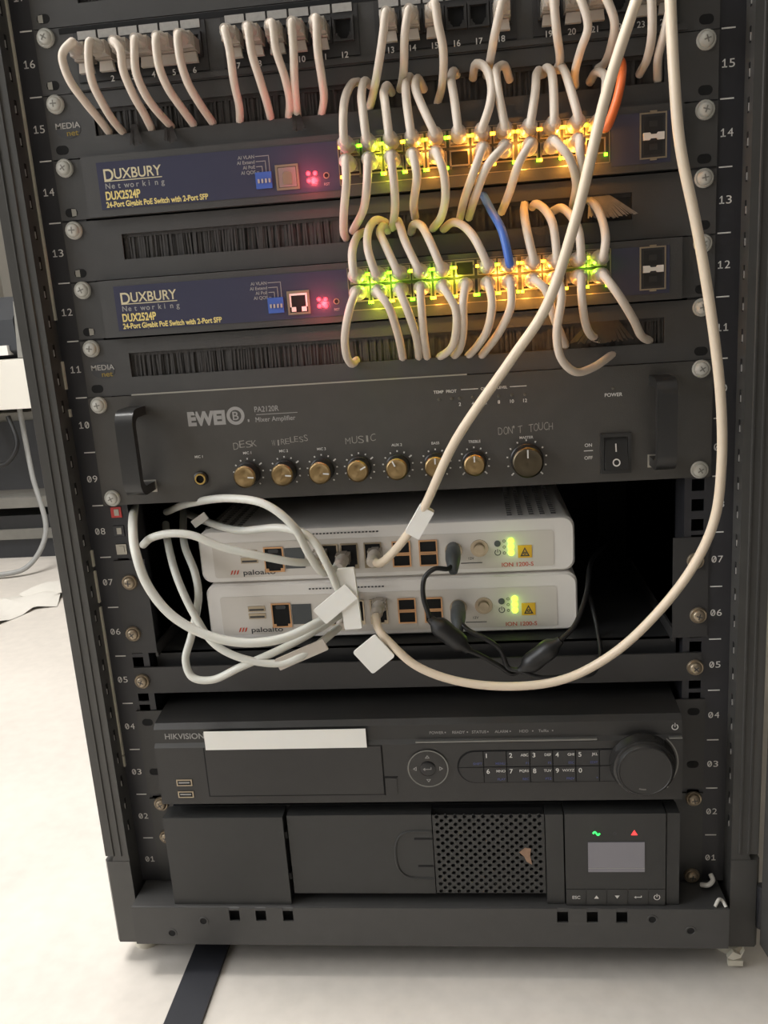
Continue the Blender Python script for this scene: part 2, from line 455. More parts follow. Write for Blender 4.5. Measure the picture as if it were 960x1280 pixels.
# screws shared by all units
def screw_mesh(name, m):
    mb = MB()
    mb.lathe(0, 0, [(6.7, 0), (6.7, -1.2), (6.0, -2.2), (5.0, -2.0), (4.7, -3.6), (3.8, -4.5), (1.6, -4.9), (0.01, -4.9)], 20, 0, True, False)
    mb.box(-2.4, 2.4, -4.98, -4.0, -0.45, 0.45, 1).box(-0.45, 0.45, -4.98, -4.0, -2.4, 2.4, 1)
    return mb.mesh(name, [m, 'screw_cross' if m == 'screw_pale' else 'print_dark'], (0, 0, 0), True)
SCREW_PALE = screw_mesh('rack_screw', 'screw_pale')
SCREW_BRONZE = screw_mesh('rack_screw', 'screw_bronze')
def screws(parent, spots, me=SCREW_PALE, y=-1.6):
    for (x, z) in spots:
        o = put('rack_screw', me, parent, (x, y, z)); o.rotation_euler = (0, random.uniform(0, 1.5), 0)
def ear_slot(parent, x, z, nut=0, y=-1.75):
    mb = MB().prism(stadium(x, z, 9.8, 6.4), y, y+0.2, 'y', 0)
    if nut: mb.prism([(x+nut*0.3, z-2.7), (x+nut*3.6, z-2.4), (x+nut*4.0, z), (x+nut*3.6, z+2.4), (x+nut*0.3, z+2.7)], y-0.1, y, 'y', 1)
    part('ear_slot', mb, ['hole_black', 'nut_silver'], parent)
# cage nuts left in the open rail holes
for (x, z, m) in ((-HX, 8*U-6.35, 'nut_red'), (-HX, 8*U-22.2, 'print_dark'), (-HX, 8*U-38.1, 'nut_silver'), (-HX+1, 1*U+2, 'nut_silver'), (HX, 1*U-6.35, 'nut_silver')):
    cn = MB().box(x-4.4, x+4.4, -0.8, 4, z-4.4, z+4.4, 0).box(x-1.5, x+2.5, -1.4, -0.7, z-2.6, z+2.8, 1)
    part('cage_nut', cn, [m, 'nut_silver'], rack, bevel=0.4, at=(x, 0, z))

# ------------------------------------------------------------------ brush strip panels
def badge(parent, x, z):
    b = MB().prism([(x+9.5*math.cos(a*math.pi/12), z+6.6*math.sin(a*math.pi/12)) for a in range(24)], -1.9, -1.6, 'y', 1)
    b.text('MEDIA', x-9.5, z+0.4, 4.0, -2.1, 0, x1=x+9.5).text('net', x-1.5, z-4.8, 4.0, -2.1, 2, x1=x+7.5)
    part('maker_badge', b, ['print_pale', 'print_dark', 'badge_gold'], parent)
def brush_panel(n, label, x0, x1, nuts, with_badge):
    z0 = (n-1)*U; z1 = z0+U-0.6; sa = z0+14; sb = z0+32.6
    t = thing('brush_panel', label, 'brush panel', (0, 0, z0), 'brush strip panels')
    p = MB()
    p.box(-241.3, 241.3, -1.6, 0, z0, sa).box(-241.3, 241.3, -1.6, 0, sb, z1).box(-241.3, x0, -1.6, 0, sa, sb).box(x1, 241.3, -1.6, 0, sa, sb)
    p.box(-218, 218, 0, 14, z0, z0+1.4).box(-218, 218, 0, 14, z1-1.4, z1)
    part('panel', p, 'panel_grey', t, bevel=0.35)
    b = MB(); b.box(x0-4, x1+4, 10, 11, sa-3, sb+3)
    b.box(x0-2, x1+2, 1, 3, sb-2.5, sb+3)
    x = x0+0.4
    while x < x1:
        l = random.uniform(-0.6, 0.6); w = random.uniform(0.5, 0.8); yy = random.uniform(1.0, 5.0)
        e = l+random.uniform(-0.5, 0.5)
        b.add([(x-w, yy, sb), (x+w, yy, sb), (x, yy+0.7, sb), (x-w+e, yy-0.8, sa-1), (x+w+e, yy-0.8, sa-1), (x+e, yy, sa-1)], [(0, 1, 4, 3), (1, 2, 5, 4), (2, 0, 3, 5)])
        x += random.uniform(0.45, 0.8)
    part('bristles', b, 'bristle', t, stuff=True)
    screws(t, ((-HX, z1-5.9), (HX, z1-5.9)))
    ear_slot(t, -HX, z0+6.35, nuts[0]); ear_slot(t, HX, z0+6.35, nuts[1])
    if with_badge: badge(t, -225.5, z0+20.5)
    return t
b17 = brush_panel(17, 'grey brush strip panel at the very top, above the patch panel', -205, 205, (-1, 0), False)
b15 = brush_panel(15, 'grey brush strip panel between the patch panel and the upper switch', -205, 205, (0, 0), True)
b13 = brush_panel(13, 'grey brush strip panel between the two blue-labelled switches', -196, 183, (-1, 0), False)
b11 = brush_panel(11, 'grey brush strip panel between the lower switch and the amplifier', -203, 206, (0, 0), True)
def tuft(parent, x, z, spread, n, m, dx):
    b = MB()
    for k in range(n):
        u = k/(n-1.0)-0.5; w = 0.55
        xa = x+u*spread*0.35; xb = x+dx+u*spread; zb = z-17+abs(u)*3+random.uniform(-1, 1)
        b.add([(xa-w, 0, z), (xa+w, 0, z), (xa, 1, z), (xb-w, -11, zb), (xb+w, -11, zb), (xb, -10, zb)], [(0, 1, 4, 3), (1, 2, 5, 4), (2, 0, 3, 5), (3, 4, 5)])
    part('bristle_tuft', b, m, parent, stuff=True)
tuft(b13, 160, 12*U+33, 34, 34, 'bristle_lit', 8)
tuft(b11, 163, 10*U+35, 46, 44, 'bristle', -4)
for x in (-176, -150, -55): tuft(b15, x, 14*U+20, 9, 12, 'bristle', 4)

# ------------------------------------------------------------------ patch panel
Z16 = 15*U
patch = thing('patch_panel', 'grey 24 port patch panel with numbered jacks and white label strips', 'patch panel', (0, 0, Z16))
pp = MB()
pp.box(-241.3, 241.3, -1.6, 0, Z16, Z16+U-0.6)
pp.box(-220, 220, -4, -1.6, Z16+0.8, Z16+4.5)
part('panel', pp, 'panel_grey', patch, bevel=0.4)
part('gap_shadow_strip', MB().box(-222, 222, -2.0, -1.6, Z16+39.5, Z16+43.4), 'hole_black', patch)  # black strip painted in for the shade in the gap above this panel
PORTX = {}
for k in range(24):
    g, j = divmod(k, 6); PORTX[k+1] = (-201.0, -91.9, 17.7, 127.0)[g]+j*(15.4 if g else 15.35)
PORTZ = 689.3
jack = MB()
jack.box(-7.3, -6.2, -4.5, 0, -7.5, 8.5).box(6.2, 7.3, -4.5, 0, -7.5, 8.5).box(-6.2, 6.2, -4.5, 0, 6.4, 8.5).box(-6.2, 6.2, -4.5, 0, -7.5, -6.2)
jack.box(-6.2, -5.4, -3.6, 0, -6.2, 6.4).box(5.4, 6.2, -3.6, 0, -6.2, 6.4)
jack.prism([(-6.2, -6.2), (-2.6, -6.2), (-2.6, -5.0), (-4.2, -3.4), (-4.2, -2.0), (-6.2, -2.0)], -3.4, 0, 'y').prism([(6.2, -6.2), (2.6, -6.2), (2.6, -5.0), (4.2, -3.4), (4.2, -2.0), (6.2, -2.0)], -3.4, 0, 'y')
jack.box(-6.2, 6.2, -0.6, 0, -6.2, 6.4, 1)
JACK = jack.mesh('jack', ['panel_dark', 'hole_black'], (0, 0, 0))
for g in range(4):
    xa = PORTX[g*6+1]-10.5; xb = PORTX[g*6+6]+10.5
    mo = MB()
    mo.box(xa, xb, -3.2, -1.6, Z16+6, PORTZ-7.6).box(xa, xb, -3.2, -1.6, PORTZ+8.6, Z16+39)
    mo.box(xa, xa+3, -3.2, -1.6, PORTZ-7.6, PORTZ+8.6).box(xb-3, xb, -3.2, -1.6, PORTZ-7.6, PORTZ+8.6)
    mo.box(xa+3, xb-3, -2.4, -1.6, PORTZ-7.6, PORTZ+8.6)
    mod = part('jack_module', mo, 'panel_dark', patch, bevel=0.3)
    for j in range(6):
        n = g*6+j+1
        put('jack', JACK, mod, (PORTX[n], -2.0, PORTZ))
        part('jack_number', MB().text(str(n), PORTX[n], Z16+4.6, 3.9, -4.3, anchor='c'), 'print_white', mod)
        part('label_strip', MB().box(PORTX[n]-6.9, PORTX[n]+6.9, -3.9, -3.2, PORTZ+11.5, PORTZ+17.0), 'print_pale', mod)
screws(patch, ((-HX, Z16+38.1), (HX, Z16+38.1)))
ear_slot(patch, -HX, Z16+6.35, -1); ear_slot(patch, HX, Z16+6.35, 0)

# ------------------------------------------------------------------ the two network switches
SWX = [-16.0, -0.4, 15.2, 30.2, 46.0, 62.0, 78.0, 93.2, 110.0, 125.6, 141.8, 156.8]
ROW_T, ROW_B = 33.0, 21.0
def led_mesh(m): return MB().box(-1.1, 1.1, -0.5, 0.3, -1.0, 1.0).mesh('port_led', [m], (0, 0, 0))
LED = {k: led_mesh('led_'+k) for k in ('green', 'lime', 'amber', 'red', 'off')}
port = MB()
port.box(-7.0, -5.9, -1.2, 0, -5.4, 5.4).box(5.9, 7.0, -1.2, 0, -5.4, 5.4).box(-5.9, 5.9, -1.2, 0, 4.4, 5.4).box(-5.9, 5.9, -1.2, 0, -5.4, -4.4).box(-5.9, 5.9, -0.3, 0, -4.4, 4.4, 1)
PORT = port.mesh('port', ['shield_metal', 'hole_black'], (0, 0, 0))
def glow(parent, pos, watt, col):
    l = bpy.data.lights.new('led_glow', 'POINT'); l.energy = watt; l.color = col; l.shadow_soft_size = 0.002
    o = bpy.data.objects.new('led_glow', l); COL.objects.link(o); o.parent = parent
    b = BASE[parent.name]; o.location = tuple((pos[i]-b[i])*S for i in range(3))
def net_switch(n, label, leds_top, leds_bot, mgmt_metal):
    z0 = (n-1)*U; Y = -8.0
    t = thing('network_switch', label, 'network switch', (0, 150, z0), 'blue-labelled rack switches')
    part('chassis', MB().box(-217, 217, -8, 250, z0+0.8, z0+43.6), 'panel_grey', t, bevel=0.8)
    for s in (-1, 1):
        e = MB().box(min(s*220.5, s*241.3), max(s*220.5, s*241.3), -1.6, 0, z0+1, z0+43.5).box(min(s*218, s*220.5), max(s*218, s*220.5), -1.6, 40, z0+1, z0+43.5)
        part('ear', e, 'panel_grey', t, bevel=0.35)
    screws(t, ((-HX, z0+38.1), (HX, z0+38.1)))
    ear_slot(t, -HX, z0+6.35, 1); ear_slot(t, HX, z0+6.35, 0)
    lab = part('face_label', MB().box(-205.5, -24.8, Y-0.5, Y, z0+5.6, z0+38.8), 'label_blue', t)
    part('face_label', MB().box(167.5, 208, Y-0.5, Y, z0+5.6, z0+38.8), 'label_blue', t)
    yt = Y-0.7
    tx = MB()
    tx.text('D', -200.6, z0+25.6, 8.2, yt, 0, x1=-193.2).text('UXBURY', -192.6, z0+26.6, 7.0, yt, 0, x1=-156.5)
    tx.box(-200.6, -156.5, yt-0.05, yt+0.1, z0+25.0, z0+25.6, 0)
    x = -200.4
    for ch in 'Networking':
        tx.text(ch, x, z0+20.0, 3.9, yt, 1); x += 4.75
    part('maker_name', tx, ['print_cream', 'print_grey'], lab); tx = MB()
    tx.text('DUX2524P', -201.2, z0+12.4, 5.6, yt, 0, x1=-174.5, bold=0.03)
    part('model_name', tx, 'print_gold', lab); tx = MB()
    tx.text('24-Port Gigabit PoE Switch with 2-Port SFP', -201.6, z0+7.0, 3.8, yt, 0, x1=-123.5, bold=0.03)
    part('product_line', tx, 'print_gold', lab); tx = MB()
    for i, (w, xr) in enumerate((('AI VLAN', -86.2), ('AI Extend', -86.2), ('AI PoE', -86.2), ('AI QOS', -86.2))):
        zz = z0+33.2-i*3.5
        tx.text(w, xr, zz-1.1, 2.3, yt, 1, anchor='r')
        xe = -75.4-i*2.7
        tx.box(-85.4, xe, yt-0.05, yt+0.1, zz-0.25, zz+0.25, 1).box(xe-0.5, xe, yt-0.05, yt+0.1, z0+22.3, zz, 1)
    tx.text('RST', -34.5, z0+9.4, 1.8, yt, 1, anchor='c')
    part('switch_legend', tx, ['print_cream', 'print_grey'], lab)
    dp = part('dip_switch', MB().box(-86.6, -74.6, Y-1.6, Y, z0+10.8, z0+22.2), 'dip_blue', t, bevel=0.3)
    for k in range(4): part('dip_lever', MB().box(-85.0+k*2.7, -83.6+k*2.7, Y-2.4, Y-1.5, z0+14.6, z0+17.4), 'print_pale', dp)
    mg = MB()
    mg.box(-71.6, -70.0, Y-1.4, Y, z0+8.6, z0+26.0).box(-56.2, -54.6, Y-1.4, Y, z0+8.6, z0+26.0).box(-70, -56.2, Y-1.4, Y, z0+24.4, z0+26.0).box(-70, -56.2, Y-1.4, Y, z0+8.6, z0+10.2)
    if mgmt_metal:
        mg.box(-70, -56.2, Y-0.7, Y, z0+10.2, z0+24.4, 1)
        mg.box(-68.8, -65.4, Y-1.3, Y-0.6, z0+10.8, z0+14.2, 2).box(-61.0, -57.4, Y-1.3, Y-0.6, z0+10.8, z0+14.2, 2)
        mg.box(-68.8, -57.4, Y-1.2, Y-0.6, z0+22.6, z0+24.2, 2).box(-69.8, -68.6, Y-1.2, Y-0.6, z0+14.2, z0+24.2, 2).box(-57.6, -56.4, Y-1.2, Y-0.6, z0+14.2, z0+24.2, 2)
    else:
        mg.box(-69.6, -56.6, Y-1.2, Y, z0+10.6, z0+24.0, 3).prism([(-66.5, z0+12.5), (-59.5, z0+12.5), (-59.5, z0+19), (-61, z0+21), (-65, z0+21), (-66.5, z0+19)], Y-1.5, Y-1.2, 'y', 0)
    part('console_port', mg, ['shield_metal', 'hole_black', 'device_white', 'cabinet_grey'], t)
    part('reset_hole', MB().lathe(-34.5, z0+16.2, [(2.3, Y-0.6), (2.2, Y-0.9), (1.5, Y-0.9)], 18, 0, False, False).lathe(-34.5, z0+16.2, [(1.5, Y-0.85), (0.01, Y-0.86)], 14, 1, False, False), ['shield_metal', 'hole_black'], t, smooth=True)
    for k, (lx, lz, on) in enumerate(((-47.6, 18.6, 1), (-42.6, 18.4, 1), (-47.6, 13.6, 1), (-42.6, 13.4, 1))):
        lo = part('status_led', MB().lathe(lx, z0+lz, [(1.5, Y-0.5), (1.4, Y-1.2), (0.01, Y-1.5)], 14), 'led_red', t, smooth=True)
    glow(lo, (-46, Y-14, z0+15), 0.032, (1.0, 0.08, 0.1))
    blk = MB().box(-25.0, 166.8, Y-0.6, Y, z0+8.4, z0+8.9).box(-25.0, 166.8, Y-0.6, Y, z0+39.2, z0+39.7).box(-25.0, -24.4, Y-0.6, Y, z0+8.4, z0+39.7).box(166.2, 166.8, Y-0.6, Y, z0+8.4, z0+39.7)
    pb = part('port_block', blk.box(-24.4, 166.2, Y-0.3, Y, z0+8.9, z0+39.2, 1), ['shield_metal', 'panel_dark'], t)
    for k, x in enumerate(SWX):
        p1 = put('port', PORT, t, (x, Y-0.3, z0+ROW_T)); p2 = put('port', PORT, t, (x, Y-0.3, z0+ROW_B-1))
        for s in (0, 1):
            put('port_led', LED[leds_top[(2*k+s) % len(leds_top)]], p1, (x+(-6.9, 6.9)[s], Y-2.0, z0+ROW_T+1.0))
            put('port_led', LED[leds_bot[(2*k+s) % len(leds_bot)]], p2, (x+(-6.9, 6.9)[s], Y-2.0, z0+ROW_B-7.2))
    # SFP cage on the right
    sf = MB()
    sf.box(187.0, 188.0, Y-1.2, Y, z0+8.4, z0+38.6).box(204.4, 205.4, Y-1.2, Y, z0+8.4, z0+38.6).box(188, 204.4, Y-1.2, Y, z0+37.6, z0+38.6).box(188, 204.4, Y-1.2, Y, z0+8.4, z0+9.4)
    sf.box(194, 198.6, Y-1.6, Y, z0+38.4, z0+39.6).box(194, 198.6, Y-1.6, Y, z0+7.4, z0+8.6)
    cage = part('sfp_cage', sf, 'shield_metal', t)
    for (za, zb, zc) in ((24.6, 37.2, 30), (9.8, 21.0, 15)):
        sl = MB().box(188.4, 204.0, Y-0.9, Y, z0+za, z0+zb, 0).box(189.8, 202.6, Y-1.2, Y-0.8, z0+za+1.2, z0+zb-1.2, 1).box(193.5, 199.0, Y-1.6, Y-1.1, z0+zc-1, z0+zc+3, 0)
        part('sfp_slot', sl, ['panel_dark', 'chassis_black'], cage)
    part('sfp_latch', MB().prism([(189.2, z0+20.6), (193.6, z0+20.6), (194.4, z0+21.6), (198.2, z0+21.6), (199.0, z0+20.6), (203.4, z0+20.6), (203.4, z0+25.4), (199.0, z0+25.4), (198.2, z0+24.2), (194.4, z0+24.2), (193.6, z0+25.4), (189.2, z0+25.4)], Y-3.0, Y-1.0, 'y'), 'device_white', cage)
    return t, pb
s1, pb1 = net_switch(14, 'upper of the two blue-labelled rack switches, beside rail number 14',
    ['amber', 'green', 'green', 'lime', 'green', 'amber', 'lime', 'green', 'amber', 'green', 'amber', 'amber', 'lime', 'amber', 'amber', 'amber', 'amber', 'amber', 'amber', 'amber', 'amber', 'amber', 'lime', 'off'],
    ['amber', 'off', 'off', 'green', 'amber', 'green', 'amber', 'green', 'amber', 'green', 'off', 'off', 'amber', 'amber', 'amber', 'green', 'amber', 'green', 'amber', 'green', 'amber', 'amber', 'off', 'green'], False)
s2, pb2 = net_switch(12, 'lower of the two blue-labelled rack switches, beside rail number 12',
    ['off', 'green', 'amber', 'green', 'lime', 'green', 'amber', 'green', 'lime', 'green', 'amber', 'off', 'amber', 'green', 'amber', 'amber', 'amber', 'amber', 'amber', 'amber', 'amber', 'amber', 'lime', 'lime'],
    ['lime', 'green', 'lime', 'lime', 'amber', 'green', 'green', 'lime', 'amber', 'green', 'amber', 'lime', 'green', 'lime', 'amber', 'lime', 'amber', 'off', 'amber', 'amber', 'amber', 'off', 'lime', 'green'], True)
AMB = (1.0, 0.42, 0.06); GRN = (0.45, 1.0, 0.05); YEL = (0.85, 0.9, 0.05)
for (x, c, w) in ((8, YEL, 0.8), (38, AMB, 1), (70, AMB, 1), (102, AMB, 1.3), (133, AMB, 1.6), (150, AMB, 0.9)):
    glow(pb1, (x, -19, 13*U+27), 0.015*w, c); glow(pb1, (x+4, -19, 13*U+11), 0.014*w, c)
for (x, c, w) in ((-8, GRN, 1.0), (8, GRN, 1.0), (38, GRN, 0.9), (55, YEL, 1.1), (86, AMB, 1.3), (102, AMB, 1.5), (118, AMB, 1.3), (150, GRN, 0.5)):
    glow(pb2, (x, -19, 11*U+27), 0.015*w, c); glow(pb2, (x+4, -19, 11*U+11), 0.014*w, AMB if x > 20 else YEL)

# ------------------------------------------------------------------ network cords
PATCH_CORDS = {1: [(-197.8, -38.0, 690.1), (-205.0, -37.8, 685.3), (-207.2, -37.4, 680.6), (-205.6, -34.1, 667.5), (-200.5, -25.1, 654.9), (-196.8, -11.0, 644.9),
     (-195.9, 2.0, 638.4)],
 2: [(-186.0, -38.0, 689.0), (-188.9, -37.2, 676.0), (-189.5, -33.6, 664.1), (-187.8, -26.2, 653.5), (-186.4, -13.2, 643.7), (-184.9, 2.0, 636.9)],
 3: [(-165.3, -38.0, 682.1), (-165.3, -37.0, 669.8), (-163.2, -29.8, 655.8), (-161.8, -15.5, 645.4), (-163.3, 2.0, 637.8)],
 4: [(-155.2, -38.0, 681.2), (-156.5, -36.7, 667.5), (-154.3, -30.4, 654.9), (-151.3, -19.6, 646.3), (-147.9, 2.0, 638.1)],
 5: [(-139.5, -38.0, 684.7), (-139.8, -36.6, 669.6), (-137.3, -30.5, 657.0), (-133.2, -17.2, 646.3), (-130.9, 2.0, 637.8)],
 6: [(-124.2, -38.0, 685.2), (-124.2, -36.8, 671.1), (-122.5, -31.3, 658.6), (-119.5, -20.8, 648.6), (-116.4, 2.0, 637.6)],
 7: [(-88.1, -38.0, 689.7), (-89.5, -36.8, 675.4), (-90.8, -28.6, 658.3), (-92.6, -12.4, 644.7), (-96.6, 2.0, 637.0)],
 8: [(-75.2, -38.0, 687.0), (-74.5, -36.4, 671.6), (-72.4, -28.3, 656.7), (-72.0, -13.3, 644.8), (-73.3, 2.0, 637.1)],
 9: [(-58.6, -38.0, 688.3), (-57.8, -36.4, 672.5), (-55.0, -28.1, 657.2), (-55.6, -13.8, 645.4), (-60.2, 2.0, 637.1)],
 10: [(-44.4, -38.0, 688.9), (-45.9, -35.9, 671.5), (-48.4, -27.5, 656.8), (-51.2, -13.2, 645.1), (-53.7, 2.0, 637.1)],
 11: [(-28.7, -38.0, 688.4), (-29.6, -35.6, 670.1), (-29.7, -26.5, 655.3), (-30.9, -13.9, 645.3), (-36.0, 2.0, 637.2)],
 13: [(17.6, -38.0, 691.1), (15.3, -36.6, 675.4), (9.9, -27.5, 658.0), (4.1, -12.1, 645.6), (-0.8, 2.0, 638.4)],
 14: [(30.8, -38.0, 690.8), (29.6, -35.3, 674.4), (26.9, -20.2, 658.2), (24.6, -8.6, 652.3), (21.9, 2.0, 648.6)],
 15: [(50.2, -38.0, 689.9), (52.1, -37.1, 677.1), (54.4, -32.1, 663.2), (52.5, -15.3, 646.3), (48.1, 2.0, 637.3)],
 18: [(90.2, -38.0, 686.9), (89.1, -33.6, 669.7), (85.4, -13.3, 656.4), (83.4, 2.0, 651.9)],
 19: [(126.6, -38.0, 682.9), (129.3, -32.6, 666.2), (132.8, -15.8, 656.0), (134.0, 2.0, 651.0)],
 20: [(147.4, -38.0, 681.4), (149.0, -36.4, 667.6), (145.2, -28.3, 655.7), (143.1, -13.3, 646.1), (144.8, 2.0, 639.7)],
 21: [(160.1, -38.0, 682.9), (166.0, -35.4, 668.6), (165.8, -26.2, 658.2), (163.7, -8.6, 650.4), (160.4, 2.0, 649.6)],
 23: [(189.7, -38.0, 679.1), (190.3, -32.9, 660.4), (190.4, -17.1, 648.9), (188.7, 2.0, 643.4)],
 24: [(200.7, -38.0, 678.1), (198.8, -35.5, 663.1), (196.8, -21.4, 648.7), (201.2, 2.0, 638.2)]}
UPPER_SWITCH_TOP = {1: [(-13.8, -44.0, 615.6), (-15.3, -38.7, 626.3), (-14.5, -23.6, 641.8), (-10.6, -7.7, 653.6), (-5.8, 2.0, 656.3)],
 2: [(0.9, -44.0, 615.4), (-1.7, -37.4, 627.4), (-3.5, -21.2, 643.4), (-2.0, -7.0, 654.5), (0.9, 2.0, 653.1)],
 3: [(16.1, -44.0, 615.1), (13.4, -32.2, 631.6), (11.8, -17.1, 644.4), (13.7, -9.4, 649.5), (16.0, 2.0, 647.0)],
 4: [(30.1, -44.0, 614.9), (27.8, -30.3, 634.7), (27.6, -12.8, 650.1), (29.6, -6.3, 654.4), (31.8, 2.0, 652.4)],
 5: [(44.6, -44.0, 614.6), (37.6, -33.7, 631.2), (33.8, -19.9, 644.9), (35.4, -11.9, 651.6), (39.0, 2.0, 647.0)],
 6: [(61.7, -44.0, 614.7), (60.3, -33.3, 631.3), (58.8, -10.5, 651.4), (60.5, -4.3, 655.7), (62.6, 2.0, 654.3)],
 7: [(78.7, -44.0, 614.2), (83.4, -40.4, 623.9), (85.4, -29.3, 640.3), (81.4, -17.1, 653.9), (76.2, -10.6, 657.4), (73.8, 2.0, 651.2)],
 8: [(91.4, -44.0, 613.6), (89.8, -34.5, 632.9), (90.0, -18.5, 651.3), (95.2, -12.1, 654.3), (99.5, 2.0, 647.9)],
 9: [(110.3, -44.0, 613.4), (114.5, -30.0, 631.6), (117.5, -10.0, 647.7), (119.6, -5.0, 650.7), (121.8, 2.0, 649.0)],
 10: [(124.4, -44.0, 614.2), (126.4, -32.4, 631.0), (126.6, -12.3, 648.4), (124.4, -6.9, 651.3), (122.9, 2.0, 649.4)],
 11: [(139.0, -44.0, 614.4), (137.8, -33.9, 629.7), (135.3, -11.3, 648.8), (133.3, -5.3, 652.4), (131.8, 2.0, 651.2)],
 12: [(153.9, -44.0, 611.6), (160.7, -31.1, 630.2), (161.8, -20.4, 640.3), (157.8, -12.0, 644.6), (154.8, 2.0, 641.4)]}
UPPER_SWITCH_BOTTOM = {1: [(-13.2, -46.0, 600.1), (-15.8, -43.7, 584.7), (-20.9, -29.3, 567.0), (-25.3, -5.4, 553.2), (-24.8, 2.0, 550.2)],
 2: [(0.9, -46.0, 597.9), (-1.5, -43.5, 583.5), (-6.5, -29.5, 568.0), (-19.6, 2.0, 555.0)],
 3: [(16.7, -46.0, 598.1), (16.6, -43.0, 583.2), (15.5, -28.5, 568.5), (12.2, -9.2, 559.0), (9.8, 2.0, 555.0)],
 4: [(32.5, -46.0, 598.8), (32.6, -43.0, 585.5), (28.0, -19.2, 568.5), (27.4, 2.0, 561.0)],
 5: [(48.6, -46.0, 597.5), (50.6, -44.7, 585.8), (51.3, -36.5, 571.8), (47.3, -17.9, 558.9), (39.9, 2.0, 552.1)],
 7: [(75.9, -46.0, 597.7), (71.6, -43.3, 584.3), (64.4, -25.2, 569.3), (60.3, 2.0, 558.4)],
 8: [(87.5, -46.0, 596.2), (80.8, -44.5, 586.9), (72.8, -30.2, 571.8), (66.7, 2.0, 557.9)],
 9: [(106.0, -46.0, 596.6), (101.6, -44.4, 586.7), (95.4, -26.7, 570.4), (90.6, 2.0, 560.0)],
 10: [(128.0, -46.0, 597.8), (134.3, -44.2, 587.6), (140.4, -30.9, 573.6), (141.8, 2.0, 559.9)],
 11: [(140.0, -46.0, 597.7), (141.6, -44.8, 589.9), (145.1, -32.1, 577.7), (148.7, 2.0, 566.5)]}
LOWER_SWITCH_TOP = {1: [(-15.3, -44.0, 526.9), (-16.7, -35.9, 536.5), (-14.7, -10.9, 550.4), (-11.2, 2.0, 553.8)],
 2: [(-1.2, -44.0, 526.9), (-5.0, -37.4, 538.8), (-5.0, -21.9, 553.4), (-0.6, -9.6, 560.5), (5.3, 2.0, 559.3)],
 3: [(14.0, -44.0, 526.9), (7.1, -31.9, 540.9), (2.3, -15.2, 552.1), (4.2, -7.7, 555.9), (6.7, 2.0, 553.0)],
 4: [(27.5, -44.0, 527.5), (21.4, -32.2, 542.0), (16.9, -13.4, 555.0), (14.9, -6.5, 559.0), (12.3, 2.0, 555.9)],
 5: [(43.7, -44.0, 529.0), (38.5, -34.8, 541.7), (31.6, -16.8, 554.2), (26.5, -9.1, 555.2), (23.8, 2.0, 550.5)],
 7: [(75.6, -44.0, 527.2), (70.7, -37.2, 539.1), (62.9, -23.1, 550.3), (55.0, -11.5, 554.5), (47.5, 2.0, 551.0)],
 8: [(92.6, -44.0, 528.1), (89.2, -35.4, 543.7), (82.6, -17.1, 560.0), (77.3, 2.0, 573.8)],
 9: [(108.9, -44.0, 528.5), (106.3, -32.7, 542.5), (106.2, -7.1, 559.6), (107.5, 2.0, 564.8)],
 10: [(125.7, -44.0, 529.3), (124.0, -31.6, 546.6), (118.8, -12.8, 559.8), (114.5, -3.7, 563.1), (112.6, 2.0, 561.6)],
 11: [(139.7, -44.0, 527.8), (141.1, -38.0, 538.5), (137.3, -21.6, 552.2), (132.1, -8.6, 558.6), (127.4, 2.0, 557.7)],
 12: [(154.6, -44.0, 524.6), (158.4, -40.3, 531.8), (158.8, -27.6, 544.7), (156.6, -9.5, 557.6), (153.2, 2.0, 563.4)]}
LOWER_SWITCH_BOTTOM = {1: [(-15.2, -46.0, 510.0), (-20.3, -44.9, 498.8), (-26.5, -35.1, 480.3), (-28.6, -16.5, 463.7), (-26.7, -6.8, 458.1), (-23.9, 2.0, 460.3)],
 2: [(2.4, -46.0, 510.4), (7.2, -44.7, 499.6), (11.6, -30.9, 479.9), (11.9, 2.0, 458.6)],
 3: [(16.9, -46.0, 509.4), (20.5, -43.9, 496.0), (24.6, -27.7, 476.7), (24.2, 2.0, 458.4)],
 4: [(29.9, -46.0, 510.6), (30.6, -43.3, 495.3), (30.4, -27.4, 476.3), (30.4, 2.0, 458.1)],
 5: [(49.9, -46.0, 508.7), (54.2, -44.1, 494.8), (53.7, -32.9, 477.2), (49.5, -18.4, 465.9), (39.5, 2.0, 458.1)],
 6: [(63.2, -46.0, 509.4), (59.9, -44.7, 498.2), (59.0, -32.6, 479.1), (55.9, -13.7, 465.2), (50.5, 2.0, 458.0)],
 7: [(79.2, -46.0, 508.2), (79.9, -44.9, 496.8), (76.6, -35.1, 479.2), (68.9, -17.0, 466.3), (61.5, 2.0, 457.9)],
 8: [(94.0, -46.0, 508.3), (93.1, -44.6, 494.8), (86.2, -34.6, 478.5), (71.1, 2.0, 456.7)],
 9: [(110.4, -46.0, 509.8), (116.8, -45.3, 502.9), (122.9, -34.6, 484.4), (134.7, 2.0, 461.0)],
 10: [(126.1, -46.0, 508.6), (127.6, -45.8, 498.9), (124.1, -41.6, 471.9), (127.8, -34.7, 453.9), (138.7, -26.6, 443.5), (151.3, -17.6, 444.9),
      (170.6, 2.0, 453.4)],
 11: [(140.2, -46.0, 509.8), (141.3, -44.4, 498.0), (145.9, -27.6, 477.1), (152.4, -11.5, 467.5), (160.1, 2.0, 464.1)],
 12: [(157.4, -46.0, 509.6), (165.6, -44.1, 496.8), (179.1, -29.0, 477.7), (188.0, -10.8, 465.2), (196.3, 2.0, 460.5)]}
ORANGE_CORD = [(153.9, -44.0, 608.7), (157.3, -52.0, 602.1), (163.3, -50.0, 614.0), (169.1, -40.0, 631.0), (173.4, -18.0, 646.8), (174.0, 2.0, 655.5)]
